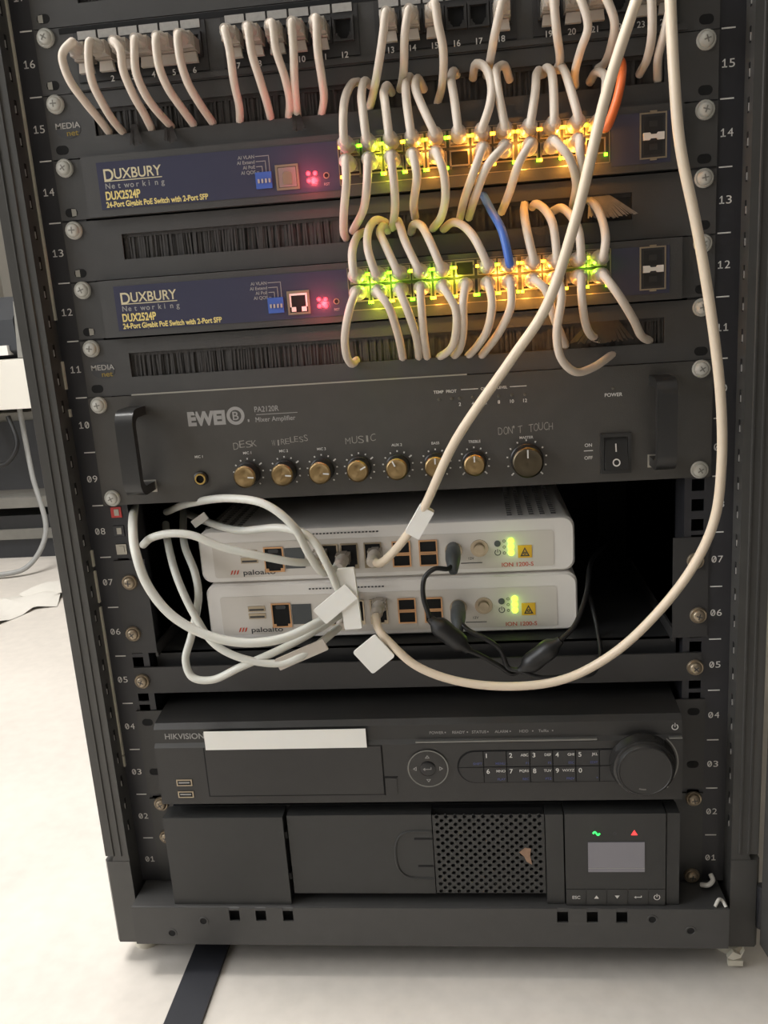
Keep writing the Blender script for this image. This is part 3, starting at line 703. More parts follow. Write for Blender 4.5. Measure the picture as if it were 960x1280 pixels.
LONG_CORD_A = [(186.1, -60.0, 702.9), (171.5, -85.0, 668.3), (152.3, -95.0, 617.5), (131.2, -95.0, 541.3), (112.7, -90.0, 491.5), (90.7, -80.0, 460.0),
 (50.4, -60.0, 404.0), (21.7, -40.0, 347.7), (0.3, -24.0, 316.4), (-15.8, -12.0, 300.2), (-23.2, 2.0, 298.9)]
LONG_CORD_B = [(190.4, -80.0, 695.6), (189.4, -90.0, 662.9), (191.0, -95.0, 618.4), (194.6, -95.0, 582.5), (206.5, -92.0, 531.0), (217.2, -88.0, 476.8),
 (225.4, -82.0, 424.6), (228.5, -76.0, 380.5), (226.2, -70.0, 339.9), (214.2, -64.0, 305.4), (189.5, -58.0, 267.1), (158.8, -52.0, 234.0),
 (123.5, -46.0, 212.0), (83.9, -42.0, 205.2), (40.5, -38.0, 209.2), (9.4, -34.0, 221.2), (-8.9, -30.0, 237.7), (-19.0, -24.0, 247.9),
 (-22.8, -8.0, 254.2)]
LOOPS = [[(-212.7, 60.0, 333.6), (-173.1, 10.0, 351.7), (-130.0, -20.0, 360.8), (-97.1, -36.0, 357.9), (-76.7, -40.0, 340.9), (-67.6, -34.0, 315.7),
  (-60.2, -20.0, 296.5), (-50.2, 0.0, 296.5)],
 [(-211.6, -5.0, 321.9), (-196.5, -22.0, 332.2), (-179.3, -28.0, 336.4), (-160.6, -30.0, 334.8), (-139.1, -30.0, 324.7), (-102.7, -26.0, 312.8),
  (-81.1, -18.0, 305.4), (-69.8, 0.0, 300.0)],
 [(-243.3, 80.0, 360.1), (-224.8, 20.0, 349.7), (-212.1, -20.0, 340.3), (-206.4, -35.0, 325.7), (-198.1, -42.0, 300.5), (-181.1, -46.0, 276.1),
  (-155.3, -48.0, 259.2), (-126.6, -48.0, 250.9), (-95.4, -44.0, 251.0), (-69.6, -34.0, 258.2), (-56.0, -20.0, 262.6), (-53.5, -2.0, 261.3)],
 [(-214.9, 60.0, 322.6), (-199.9, 20.0, 315.5), (-186.3, -6.0, 293.5), (-171.0, -20.0, 265.9), (-154.6, -28.0, 242.8), (-132.9, -32.0, 231.3),
  (-99.9, -34.0, 226.3), (-79.7, -34.0, 233.3), (-64.4, -24.0, 241.1), (-52.1, -2.0, 245.8)],
 [(-204.4, 80.0, 328.2), (-185.5, 20.0, 312.1), (-172.5, 0.0, 293.8), (-169.4, -8.0, 276.1), (-176.3, -18.0, 245.0), (-181.4, -24.0, 227.1),
  (-176.4, -28.0, 213.8), (-159.8, -30.0, 211.4), (-133.8, -32.0, 222.9), (-99.8, -30.0, 236.4), (-68.1, -24.0, 250.8), (-48.5, -2.0, 257.0)],
 [(-214.3, 110.0, 321.1), (-170.6, 40.0, 328.0), (-130.3, 0.0, 329.2), (-88.0, -24.0, 335.8), (-65.7, -34.0, 329.8), (-53.6, -36.0, 306.7),
  (-48.3, -26.0, 282.1), (-48.0, -2.0, 262.5)]]
POWER_LEAD_A = [[(42.4, -2.0, 294.1), (38.0, -10.0, 292.8), (27.5, -16.0, 295.1), (19.6, -18.0, 288.8), (17.6, -20.0, 274.2), (21.9, -24.0, 257.4)],
 [(50.3, -26.0, 230.1), (61.4, -24.0, 223.5), (75.7, -20.0, 212.4), (85.1, -16.0, 204.0), (93.0, -14.0, 207.1)]]
POWER_LEAD_B = [[(43.8, 0.0, 245.3), (52.0, -10.0, 240.0), (64.6, -16.0, 235.1), (76.3, -18.0, 226.0), (82.6, -20.0, 210.8), (92.6, -22.0, 209.3)],
 [(123.2, -24.0, 234.5), (135.6, -14.0, 242.9), (148.3, 10.0, 260.8), (155.8, 40.0, 276.3), (179.5, 110.0, 271.8)]]
POWER_LEAD_B_LOOP = [(92.5, -24.0, 209.6), (104.9, -24.0, 204.4), (130.2, -22.0, 203.5), (148.3, -18.0, 203.2), (156.6, -4.0, 210.6), (157.5, 14.0, 225.6),
 (155.4, 40.0, 245.7), (157.9, 80.0, 241.1)]
FERRITES = [[(21.8, -24.0, 256.7), (51.5, -26.0, 229.4)], [(91.3, -22.0, 208.7), (123.8, -24.0, 235.2)]]
TAG_POINTS = {'a': (19.8, -36.0, 340.5),
 'b': (-23.4, -30.0, 232.0),
 'c0': (-101.8, -38.0, 225.4),
 'c1': (-61.1, -32.0, 242.2),
 'w0': (-41.1, -22.0, 307.0),
 'w1': (-43.6, -24.0, 247.3),
 'w2': (-63.1, -30.0, 267.3)}
plug = MB()
plug.box(-5.8, 5.8, -10, 2, -3.9, 3.9, 1)
plug.box(-3.0, 3.0, -11, 2, 3.9, 4.7, 1)
plug.lathe(0, 0, [(5.4, -9), (5.6, -11), (5.6, -15), (4.9, -17), (4.6, -22), (5.2, -23), (5.2, -26), (4.1, -28), (3.4, -31)], 14, 0)
PLUG = plug.mesh('plug', ['boot_clear', 'plug_clear'], (0, 0, 0), True)
plug2 = MB()
plug2.box(-5.8, 5.8, -14, 2, -5.6, 3.4, 1).box(-5.2, 5.2, -22, -12, -4.4, 4.4, 0)
plug2.prism([(-4.6, -6), (4.6, -6), (5.4, -12.5), (-5.4, -12.5)], -9.5, -5.5, 'y', 0)
plug2.lathe(0, 0, [(5.0, -20), (5.0, -26), (3.8, -30), (3.2, -33)], 14, 0)
PLUG_PANEL = plug2.mesh('plug', ['boot_clear', 'plug_clear'], (0, 0, 0), False)
ORD = ['first', 'second', 'third', 'fourth', 'fifth', 'sixth', 'seventh', 'eighth', 'ninth', 'tenth', 'eleventh', 'twelfth']
def cord(label, group, at, path, m='cord_cream', r=3.0, plugmesh=PLUG, lead=26.0, name='patch_cable'):
    t = thing(name, label, 'cable', at, group)
    if plugmesh: put('plug', plugmesh, t, at)
    x, y, z = at
    pts = [(x, y-lead, z), (x, y-lead-5, z)]+[p for p in path]
    part('jacket', MB().tube(spline(pts), r, 10), m, t, smooth=True)
    return t
for n, path in PATCH_CORDS.items():
    cord('cream cord in the %s jack of the %s jack group on the patch panel' % (ORD[(n-1) % 6], ('leftmost', 'second', 'third', 'rightmost')[(n-1)//6]), 'cords of the patch panel', (PORTX[n], -4, PORTZ-0.5), path[1:] if n in (7, 10, 13, 14, 18, 19, 20, 23, 24) else path, plugmesh=PLUG_PANEL, r=2.9)
def row(data, n, dz, words, group):
    for k, path in data.items():
        m = 'cord_cream'; col = 'cream'
        if data is LOWER_SWITCH_TOP and k == 8: m = 'cord_blue'; col = 'bright blue'
        cord('%s cord, %s port from the left, %s' % (col, ORD[k-1], words), group, (SWX[k-1], -8.5, (n-1)*U+dz), path[1:], m, plugmesh=PLUG)
row(UPPER_SWITCH_TOP, 14, ROW_T, 'top row of the upper switch', 'cords from the brush strip to the upper switch')
row(UPPER_SWITCH_BOTTOM, 14, ROW_B, 'bottom row of the upper switch', 'cords hanging from the upper switch')
row(LOWER_SWITCH_TOP, 12, ROW_T, 'top row of the lower switch', 'cords from the brush strip to the lower switch')
row(LOWER_SWITCH_BOTTOM, 12, ROW_B, 'bottom row of the lower switch', 'cords hanging from the lower switch')
oc = thing('patch_cable', 'orange cord half hidden behind the long diagonal white cable', 'cable', ORANGE_CORD[0])
part('jacket', MB().tube(spline(ORANGE_CORD), 3.0, 10), 'cord_orange', oc, smooth=True)

# ------------------------------------------------------------------ amplifier
Z9 = 8*U
amp = thing('amplifier', 'grey two unit rack amplifier with bronze knobs, two handles and power rocker', 'amplifier', (0, 150, Z9))
panel = part('front_panel', MB().prism(rrect(-241.3, 241.3, Z9+0.3, Z9+88.4, 2.5), -3, 0, 'y'), 'amp_grey', amp, bevel=0.5)
part('chassis', MB().box(-214, 214, 0, 330, Z9+3, Z9+86), 'chassis_black', amp)
part('top_lip', MB().box(-205, 60, -2.6, 10, Z9+88.3, Z9+89.4), 'bare_metal', amp)
screws(amp, ((-HX, Z9+6.35), (-HX, Z9+82.5), (HX, Z9+6.35), (HX, Z9+82.5)), y=-3.0)
for s in (-1, 1):
    out = []; inn = []
    for k in range(9):
        a = math.pi/2*k/8
        out.append((-22-12*math.sin(a), Z9+68+12*math.cos(a))); inn.append((-20-7*math.sin(a), Z9+66+7*math.cos(a)))
    lo = [(y, 2*(Z9+46)-z) for y, z in out]; li = [(y, 2*(Z9+46)-z) for y, z in inn]
    poly = [(-3, Z9+80)]+out+lo[::-1]+[(-3, Z9+12), (-3, Z9+19)]+li+inn[::-1]+[(-3, Z9+73)]
    h = MB().prism(poly, s*195, s*209, 'x')
    part('handle', h, 'handle_black', amp, smooth=True, bevel=0.8)
    part('handle_foot', MB().box(min(s*194, s*210), max(s*194, s*210), -3.6, -3, Z9+10, Z9+20), 'bare_metal', amp)
KN = [(-117.0, 9.2, -0.10), (-87.1, 9.2, -0.1), (-57.2, 9.2, -0.1), (-27.5, 9.0, 0.5), (3.0, 9.0, 2.0), (32.8, 8.8, 1.57), (62.7, 8.8, 1.57), (103.0, 12.2, 1.57)]
ZK = 376.6
for (kx, r, ang) in KN:
    k = part('knob', MB().lathe(kx, ZK, [(r+0.6, -3), (r+0.6, -5.5), (r, -6), (r-0.3, -17)], 36, 0), 'knob_skirt', amp, smooth=True, at=(kx, -3, ZK))
    part('knob_cap', MB().lathe(kx, ZK, [(r-0.2, -16.5), (r-0.5, -17.0), (r-1.7, -18.0), (r*0.55, -17.7), (r*0.5, -17.8), (0.01, -17.4)], 36, 0, True, False), 'knob_dark' if kx > 90 else 'knob_bronze', k, smooth=True, at=(kx, -17, ZK))
    c, sn = math.cos(ang), math.sin(ang); p0 = 0.30*r; p1 = 0.82*r; w = 0.55
    part('pointer', MB().add([(kx+c*p0-sn*w, -18.2, ZK+sn*p0+c*w), (kx+c*p0+sn*w, -18.2, ZK+sn*p0-c*w), (kx+c*p1+sn*w, -18.2, ZK+sn*p1-c*w), (kx+c*p1-sn*w, -18.2, ZK+sn*p1+c*w)], [(0, 1, 2, 3)]), 'print_white', k)
    sc_ = MB()
    for q in range(11):
        a = math.radians(225-27*q)
        l = 1.3 if q not in ((0, 10) if kx > 40 else (7,)) else 2.6
        ra = r+2.2; rb = ra+l; ca, sa_ = math.cos(a), math.sin(a); w = 0.55
        sc_.add([(kx+ca*ra-sa_*w, -3.2, ZK+sa_*ra+ca*w), (kx+ca*ra+sa_*w, -3.2, ZK+sa_*ra-ca*w), (kx+ca*rb+sa_*w, -3.2, ZK+sa_*rb-ca*w), (kx+ca*rb-sa_*w, -3.2, ZK+sa_*rb+ca*w)], [(0, 1, 2, 3)])
    part('knob_scale', sc_, 'print_white', panel)
def label(par, s, x, z, h, m='print_white', x1=None, anchor='c', tilt=0.0, y=-3.2, name='lettering'):
    return part(name, MB().text(s, x, z, h, y, 0, x1, anchor, tilt), m, par)
def scrawl(par, w, x0, x1, z, h, tilt):
    t = MB(); step = (x1-x0)/len(w)
    for i, ch in enumerate(w):
        if ch == ' ': continue
        x = x0+i*step+random.uniform(-0.3, 0.3); zz = z+(x-x0)*tilt+random.uniform(-0.6, 0.6)
        k = step*random.uniform(0.78, 0.95) if ch not in "I'" else step*0.3
        if ch == 'I': x += step*0.25
        t.text(ch, x, zz, h*random.uniform(0.85, 1.05), -3.2, 0, x1=x+k, tilt=random.uniform(-0.12, 0.2), bold=-0.012)
    part('handwriting', t, 'print_chalk', par)
label(panel, 'MIC 1', -156.3, 391.4, 2.0)
for s, x, z in (('MIC 1', -116.5, 392.4), ('MIC 2', -87.0, 392.4), ('MIC 3', -56.6, 392.4), ('AUX 2', 3.0, 392.4), ('BASS', 33.2, 392.2), ('TREBLE', 63.4, 391.8), ('MASTER', 103.2, 392.8)): label(panel, s, x, z, 2.0)
scrawl(panel, 'DESK', -127, -107, 396.6, 5.6, 0.1)
scrawl(panel, 'WIRELESS', -96, -66, 398.0, 5.0, 0.1)
scrawl(panel, 'MUSIC', -37, -12, 396.2, 5.6, 0.06)
scrawl(panel, "DON'T TOUCH", 82, 124, 396.6, 6.0, 0.06)
lg = MB().text('EWEI', -161.5, 417.8, 10.0, -3.2, 0, x1=-131.0, bold=0.055)
lg.ring(-122.6, 423.4, 4.6, 7.2, -3.2).text('B', -125, 420.2, 6.4, -3.2, 0, x1=-120.2).box(-113.2, -112, -3.2, -3, 418, 420).box(-106, -73, -3.2, -3, 423.0, 423.5)
lg.text('PA2120R', -107, 425.4, 4.2, -3.2, 0, x1=-87.5).text('Mixer Amplifier', -107, 417.6, 3.6, -3.2, 0, x1=-75)
part('maker_logo', lg, 'print_grey', panel)
label(panel, 'TEMP', 37.8, 431.4, 2.2); label(panel, 'PROT', 47.6, 431.4, 2.2)
ol = MB().box(55, 68, -3.2, -3, 433, 433.5).box(92, 104.5, -3.2, -3, 433, 433.5).text('OUTPUT LEVEL', 70, 432.2, 1.9, -3.2, 0, x1=90)
for i, s in enumerate(('2', '4', '6', '8', '10', '12')): ol.text(s, 53.6+i*9.9, 421.0, 2.5, -3.2, 0, anchor='c')
part('level_scale', ol, 'print_white', panel)
for x in [37.8, 47.6]+[53.6+i*9.9 for i in range(6)]:
    part('level_led', MB().lathe(x, 426.8, [(1.2, -3), (1.1, -3.6), (0.01, -3.9)], 12), 'led_off', amp, smooth=True)
label(panel, 'POWER', 168.9, 421.4, 2.6)
part('power_led', MB().lathe(168.9, 427.6, [(1.3, -3), (1.2, -3.8), (0.01, -4.1)], 12), 'led_off', amp, smooth=True)
part('switch_legend', MB().text('ON', 149.8, 384.0, 2.5, -3.2, 0, anchor='c').text('OFF', 149.8, 374.2, 2.5, -3.2, 0, anchor='c').box(146.4, 153.2, -3.2, -3, 380.6, 381.2), 'print_white', panel)
rk = MB().box(158.6, 161.2, -5.4, -3, 362.6, 393.6).box(179.0, 181.6, -5.4, -3, 362.6, 393.6).box(161.2, 179, -5.4, -3, 390.8, 393.6).box(161.2, 179, -5.4, -3, 362.6, 365.4)
rocker = part('rocker_bezel', rk, 'handle_black', amp, bevel=0.5)
rb = part('rocker', MB().prism([(-3, 365.6), (-9.6, 365.6), (-6.4, 378.5), (-4.0, 387.5), (-3, 390.6)], 161.6, 178.6, 'x'), 'handle_black', rocker, bevel=0.3)
rt = MB()
def rock(x, z): return (x, -9.6+(z-365.6)*0.248-0.25, z) if z < 378.5 else (x, -6.4+(z-378.5)*0.267-0.25, z)
pts = [(169.6, 379.6), (170.6, 379.6), (170.6, 385.6), (169.6, 385.6)]
rt.add([rock(*p) for p in pts], [(0, 1, 2, 3)])
for k in range(20):
    a = 2*math.pi*k/20; b = 2*math.pi*(k+1)/20
    rt.add([rock(170+2.0*math.cos(a), 371.6+2.0*math.sin(a)), rock(170+2.9*math.cos(a), 371.6+2.9*math.sin(a)), rock(170+2.9*math.cos(b), 371.6+2.9*math.sin(b)), rock(170+2.0*math.cos(b), 371.6+2.0*math.sin(b))], [(0, 1, 2, 3)])
part('rocker_marks', rt, 'print_white', rocker)
part('jack_socket', MB().lathe(-156.4, 374.6, [(6.0, -3), (5.8, -5), (4.8, -5.6)], 24, 1, False, False).lathe(-156.4, 374.6, [(4.8, -5.6), (4.4, -6.6), (3.2, -6.6), (3.0, -4.0)], 24, 0, False, False).lathe(-156.4, 374.6, [(3.1, -4.2), (0.01, -4.1)], 20, 2, False, False), ['brass', 'knob_skirt', 'hole_black'], amp, smooth=True)

# ------------------------------------------------------------------ shelves
sh = thing('rack_shelf', 'black cantilever shelf carrying the two white boxes', 'shelf', (0, 150, 216))
part('tray', MB().box(-219, 219, 8, 300, 220.4, 222.0).box(-219, 219, 8, 9.6, 206.5, 222.0).box(-219, 219, 9.6, 18, 206.5, 208), 'chassis_black', sh, bevel=0.4)
for s in (-1, 1):
    e = MB().box(min(s*214, s*241), max(s*214, s*241), -1.6, 0, 225, 308).box(min(s*214, s*216), max(s*214, s*216), 0, 200, 221, 232)
    part('ear', e, 'panel_dark', sh, bevel=0.5)
screws(sh, ((-229, 289), (-232.5, 243), (231, 289), (233.8, 243.7)), SCREW_BRONZE)
sb_ = thing('rack_shelf', 'empty dark grey shelf with a plain front bar, below the white boxes', 'shelf', (0, 150, 186))
part('front_bar', MB().box(-237, 237, -1.8, 0, 187.6, 211.6), 'panel_dark', sb_, bevel=0.5)
part('tray', MB().box(-219, 219, 0, 300, 187.6, 189.2), 'panel_dark', sb_)
screws(sb_, ((-230.5, 199.4), (232, 199.2)), SCREW_BRONZE, -1.8)

# ------------------------------------------------------------------ white branch routers
def rj(parent, x, z, w, h, m='copper_metal', y=24.6, inner='hole_black', tab=True):
    mb = MB()
    mb.box(x-w/2, x-w/2+1.1, y-1.2, y, z-h/2, z+h/2).box(x+w/2-1.1, x+w/2, y-1.2, y, z-h/2, z+h/2).box(x-w/2+1.1, x+w/2-1.1, y-1.2, y, z+h/2-1.1, z+h/2).box(x-w/2+1.1, x+w/2-1.1, y-1.2, y, z-h/2, z-h/2+1.1)
    mb.box(x-w/2+1.1, x+w/2-1.1, y-0.4, y, z-h/2+1.1, z+h/2-1.1, 1)
    if tab:
        mb.box(x-w/2+1.1, x-w/2+3.4, y-1.0, y-0.3, z-h/2+1.1, z-h/2+3.2).box(x+w/2-3.4, x+w/2-1.1, y-1.0, y-0.3, z-h/2+1.1, z-h/2+3.2)
    return part('port', mb, [m, inner], parent)
def router(z0, h, xo, label_, nm):
    t = thing('branch_router', label_, 'router', (-16, 120, z0), 'white branch routers on the shelf')
    xa, xb = -175+xo, 142+xo
    prof = rrect(xa, xb, z0, z0+h, 9, 6)
    b = MB(); n = len(prof)
    cx, cz = (xa+xb)/2, z0+h/2
    vs = []; rings = [(25, 0.0, 1.5), (27, 0.0, 0.0), (120, 0, 0), (214, 0, 0), (219, 0, 3.0)]
    for (y, _, ins) in rings:
        for (x, z) in prof:
            vs.append((x-math.copysign(ins, x-cx), y, z-math.copysign(min(ins, abs(z-cz)), z-cz)))
    fs = [tuple(range(n)), tuple(range((len(rings)-1)*n, len(rings)*n))[::-1]]
    for i in range(len(rings)-1):
        for k in range(n): fs.append((i*n+k, i*n+(k+1) % n, (i+1)*n+(k+1) % n, (i+1)*n+k))
    b.add(vs, fs)
    part('shell', b, 'device_white', t, smooth=True)
    zf0 = z0+4.5; zf1 = z0+h-11
    fp = part('face_plate', MB().prism(rrect(-163+xo, 125+xo, zf0, zf1, 2.5), 24.6, 25.2, 'y'), 'device_face', t)
    zc = (zf0+zf1)/2
    lt = MB().text('paloalto', -138+xo, zf0+2.2, 4.4, 24.4, 0, x1=-110+xo)
    for k in range(3):
        x = -149.5+xo+k*2.6; lt.add([(x, 24.4, zf0+2.4), (x+1.6, 24.4, zf0+3.2), (x+3.0, 24.4, zf0+7.0), (x+1.4, 24.4, zf0+6.2)], [(0, 1, 2, 3)], 1)
    part('maker_name', lt, ['print_dark', 'print_red'], fp); lt = MB()
    lt.text('ION 1200-S', 82+xo, zf0+0.8, 3.4, 24.4, 1, x1=108+xo)
    part('model_name', lt, ['print_dark', 'print_red'], fp); lt = MB()
    lt.text('12V', 57+xo, zf0+8, 2.2, 24.4, 0, anchor='c').box(48+xo, 66+xo, 24.3, 24.5, zf0+4.8, zf0+5.4, 0)
    part('socket_legend', lt, ['print_dark', 'print_red'], fp); lt = MB()
    for k in range(22): lt.box(36+k*3+xo-120, 37.6+k*3+xo-120, 24.2, 25, z0+h-6.6, z0+h-5.6, 0)
    part('vent_print', lt, ['print_dark', 'print_red'], fp, stuff=True)
    for dz in (2.5, -4.0):
        part('usb_port', MB().box(-139+xo, -124+xo, 24.0, 25, zc+dz+1, zc+dz+6, 0).box(-138+xo, -125+xo, 23.8, 24.2, zc+dz+2, zc+dz+3.6, 1), ['shield_metal', 'print_dark'], t)
    rj(t, -110+xo, zc-0.5, 17, 22)
    part('port_mark', MB().prism(stadium(-110+xo, zc+7.2, 9, 3.4), 23.3, 23.6, 'y'), 'print_dark', t)
    part('port_blank', MB().box(-121.5+xo+21, -121.5+xo+38, 24.0, 25, zc-9, zc+9), 'plug_dark', t, bevel=0.5)
    for x in (-62, -45, -25):
        rj(t, x+xo, zc, 15, 22, 'shield_metal')
    for x in (-1, 21.5):
        for dz in (5.6, -5.8): rj(t, x+xo, zc+dz, 15.5, 11, tab=False)
    part('power_socket', MB().lathe(42.6+xo, zc+1, [(7.4, 25), (7.2, 23.4), (5.4, 23.2), (5.2, 24.4)], 22, 0), 'shield_metal', t, smooth=True)
    part('antenna_socket', MB().lathe(64+xo, zc+2, [(7.6, 25), (7.4, 24.0), (4.6, 24.0), (4.4, 20.4), (3.2, 20.2), (0.01, 20.6)], 22, 0), 'shield_metal', t, smooth=True)
    part('reset_button', MB().lathe(79+xo, zc+5.4, [(2.8, 25), (2.6, 23.8), (0.01, 23.6)], 18, 0), 'plug_dark', t, smooth=True)
    pw = MB().ring(79+xo, zc-2.2, 2.0, 2.7, 24.35, 20, 0, math.radians(120), math.radians(420)).box(78.7+xo, 79.3+xo, 24.3, 24.5, zc-2.2, zc+0.8)
    part('power_mark', pw, 'print_dark', fp)
    for k in range(3):
        l = part('status_led', MB().lathe(90+xo, zc+7.4-5.1*k, [(2.3, 24.6), (2.2, 23.8), (0.01, 23.4)], 16), 'led_lime', t, smooth=True)
        part('led_mark', MB().ring(84.5+xo, zc+7.4-5.1*k, 0.8, 1.3, 24.35, 12), 'print_dark', fp)
    glow(l, (90+xo, 15, zc+2), 0.0016, (0.5, 1.0, 0.05))
    st = part('warning_sticker', MB().box(95.5+xo, 107+xo, 24.1, 24.6, zc-7.5, zc+3.2), 'warn_yellow', t)
    part('warning_triangle', MB().add([(97.3+xo, 24.0, zc-6.2), (105.2+xo, 24.0, zc-6.2), (101.2+xo, 24.0, zc+1.6), (99.0+xo, 24.0, zc-5.2), (103.5+xo, 24.0, zc-5.2), (101.2+xo, 24.0, zc-0.2)], [(0, 1, 4, 3), (1, 2, 5, 4), (2, 0, 3, 5)]).ring(101.2+xo, zc-3.6, 0.5, 1.3, 24.0, 12), 'print_dark', st)
    vt = MB()
    for i in range(5):
        for k in range(24):
            vt.box(88+i*9+xo, 92+i*9+xo, 34+k*7, 37.5+k*7, z0+h-0.2, z0+h+0.5)
            if i < 4: vt.box(-170+i*9+xo, -166+i*9+xo, 34+k*7, 37.5+k*7, z0+h-0.2, z0+h+0.5)
    part('vent_slots', vt, 'device_vent', t, stuff=True)
    for (x, y) in ((-150, 50), (120, 50), (-150, 195), (120, 195)):
        f = MB().lathe(0, 0, [(6, 0), (6, 3.5)], 14); f.v = [(p[0]+x+xo, p[2]+y, z0-2+p[1]*0.57) for p in f.v]
        part('rubber_foot', f, 'lead_black', t)
    return t
r1 = router(224, 50.5, 1.0, 'white branch router at the bottom of the pair, on the shelf', 'a')
r2 = router(276.5, 46.5, -0.5, 'white branch router stacked on top of the other one', 'b')

# ------------------------------------------------------------------ long cables, loops and tags
ca = thing('network_cable', 'long off-white cable crossing diagonally in front of the switches and amplifier', 'cable', LONG_CORD_A[-1])
part('jacket', MB().tube(spline(LONG_CORD_A), 3.4, 12), 'cord_white', ca, smooth=True)
put('plug', PLUG, ca, (LONG_CORD_A[-1][0], 24, LONG_CORD_A[-1][2]))
cb = thing('network_cable', 'long off-white cable hanging down the right side and looping under the routers', 'cable', LONG_CORD_B[-1])
part('jacket', MB().tube(spline(LONG_CORD_B), 3.4, 12), 'cord_white', cb, smooth=True)
put('plug', PLUG, cb, (LONG_CORD_B[-1][0], 24, LONG_CORD_B[-1][2]))
def flag(par, c, w, h, ang, y_th=1.2, m='paper_white', yaw=0.0):
    ca_, sa_ = math.cos(ang), math.sin(ang)
    pts = []
    for (u, v) in rrect(-w/2, w/2, -h/2, h/2, min(w, h)*0.08, 3):
        pts.append((c[0]+u*ca_-v*sa_, c[2]+u*sa_+v*ca_))
    return part('paper_tag', MB().prism(pts, c[1]-y_th/2, c[1]+y_th/2, 'y'), m, par)
T = TAG_POINTS
flag(ca, (T['a'][0], T['a'][1]-4, T['a'][2]), 12, 24, math.radians(-32), 8.0)
flag(cb, (T['b'][0], T['b'][1]-4, T['b'][2]), 24, 24, math.radians(38), 2.0)
LW = ['grey cable arching highest over the top left corner of the white routers', 'grey cable crossing the upper white router from the left',
      'thick grey cable making the widest loop left of the routers', 'grey cable hanging to the folded clear tag under the routers',
      'grey cable dropping lowest in a narrow bend left of the routers', 'grey cable running along the top edge of the upper router']
loops = []
for i, path in enumerate(LOOPS):
    t = thing('network_cable', LW[i], 'cable', path[-1], 'grey cables looping left of the routers')
    part('jacket', MB().tube(spline(path), 3.7 if i == 2 else 3.2, 12), 'cord_grey', t, smooth=True)
    o = put('plug', PLUG, t, (path[-1][0], 23, path[-1][2]))
    loops.append(t)
p5 = LOOPS[5][1]
flag(loops[5], (p5[0]-4, p5[1]-5, p5[2]+3), 15, 7, math.radians(32), 1.5)
c0, c1 = T['c0'], T['c1']
cc = ((c0[0]+c1[0])/2, (c0[1]+c1[1])/2, (c0[2]+c1[2])/2)
flag(loops[3], cc, 44, 10, math.atan2(c1[2]-c0[2], c1[0]-c0[0]), 2.0, 'boot_clear')
wr = thing('cable_wrap', 'white fabric wrap bundling the cables in front of the routers', 'cable tie', T['w0'])
w0, w1, w2 = T['w0'], T['w1'], T['w2']
flag(wr, (w0[0]+1.0, w0[1]-6, (w0[2]+w1[2])/2), 14, 50, math.radians(3), 5.0)
flag(wr, (w2[0]+12, w2[1]-2, w2[2]+7), 34, 15, math.radians(38), 2.0)
pl_a = thing('power_cable', 'black power lead of the upper router with a thick ferrite core', 'cable', POWER_LEAD_A[0][0], 'black router power leads')
pl_b = thing('power_cable', 'black power lead of the lower router curling right past a ferrite core', 'cable', POWER_LEAD_B[0][0], 'black router power leads')
for t, data, fe, zx in ((pl_a, POWER_LEAD_A, FERRITES[0], (41.9, 299.5)), (pl_b, POWER_LEAD_B, FERRITES[1], (43.6, 248.6))):
    for seg in data: part('lead', MB().tube(spline(seg), 2.0, 10), 'lead_black', t, smooth=True)
    f0, f1 = Vector(fe[0]), Vector(fe[1]); d = (f1-f0)
    pts = [f0+d*k/10 for k in range(11)]
    part('ferrite_core', MB().tube(pts, 8, 16, 0, [3.2, 4.0, 7.6, 8.2, 8.2, 7.8, 8.2, 8.2, 7.6, 4.2, 3.4]), 'lead_black', t, smooth=True)
    x, z = zx
    dcp = MB().tube([(x, 26, z), (x, 14, z-0.5), (x, 13, z-0.5), (x, 3, z-3), (x, -6, z-9), (x, -8, z-11)], 6, 16, 0, [5.6, 5.8, 6.4, 6.2, 4.2, 3.2])
    part('dc_plug', dcp, 'plug_dark', t, smooth=True)
    a0 = data[0][0]
    part('lead', MB().tube(spline([(x, -7, z-10), ((x+a0[0])/2, (-7+a0[1])/2-2, (z-10+a0[2])/2), a0], 4), 2.0, 8), 'lead_black', t, smooth=True)
part('lead', MB().tube(spline(POWER_LEAD_B_LOOP), 1.8, 10), 'lead_black', pl_b, smooth=True)

# ------------------------------------------------------------------ video recorder
rec = thing('video_recorder', 'black rack video recorder with keypad, round jog dial and white sticker', 'recorder', (0, 150, 2*U))
YR = -30.0
part('body', MB().prism([(-30, 97.5), (-30, 150.4), (-27, 153.4), (-26.4, 165.6), (-22, 169.5), (14, 173.5), (300, 173.5), (300, 97.5)], -216.5, 216.5, 'x'), 'recorder_black', rec, bevel=0.6)
part('trim_line', MB().box(4.5, 150, -30.2, -27.8, 151.2, 152.6).box(206, 216, -30.2, -27.8, 151.2, 152.6), 'ring_grey', rec)
for s in (-1, 1):
    part('ear', MB().box(min(s*217, s*240.5), max(s*217, s*240.5), -1.6, 0, 2*U+1, 4*U-7), 'recorder_black', rec, bevel=0.6)
    for zz in (160, 112): ear_slot(rec, s*231.5, zz)
bay = part('drive_door', MB().box(-173, -24.2, -30.8, -30, 105.6, 149.6), 'recorder_black', rec, bevel=0.3)
part('drive_latch', MB().box(-22.6, -13, -30.7, -30, 105.6, 120).box(-24, -22.8, -30.2, -29.9, 104, 121, 1).box(-22.8, -12, -30.2, -29.9, 120.2, 121.4, 1), ['recorder_black', 'hole_black'], rec)
part('door_gap', MB().box(-174.2, -173, -30.15, -29.9, 104.4, 150).box(-173, -24.2, -30.15, -29.9, 104.4, 105.5).box(-24.2, -23, -30.15, -29.9, 104.4, 150), 'hole_black', rec)
part('white_sticker', MB().box(-171.5, -35.5, -31.6, -30.9, 148.9, 165.6), 'paper_white', rec)
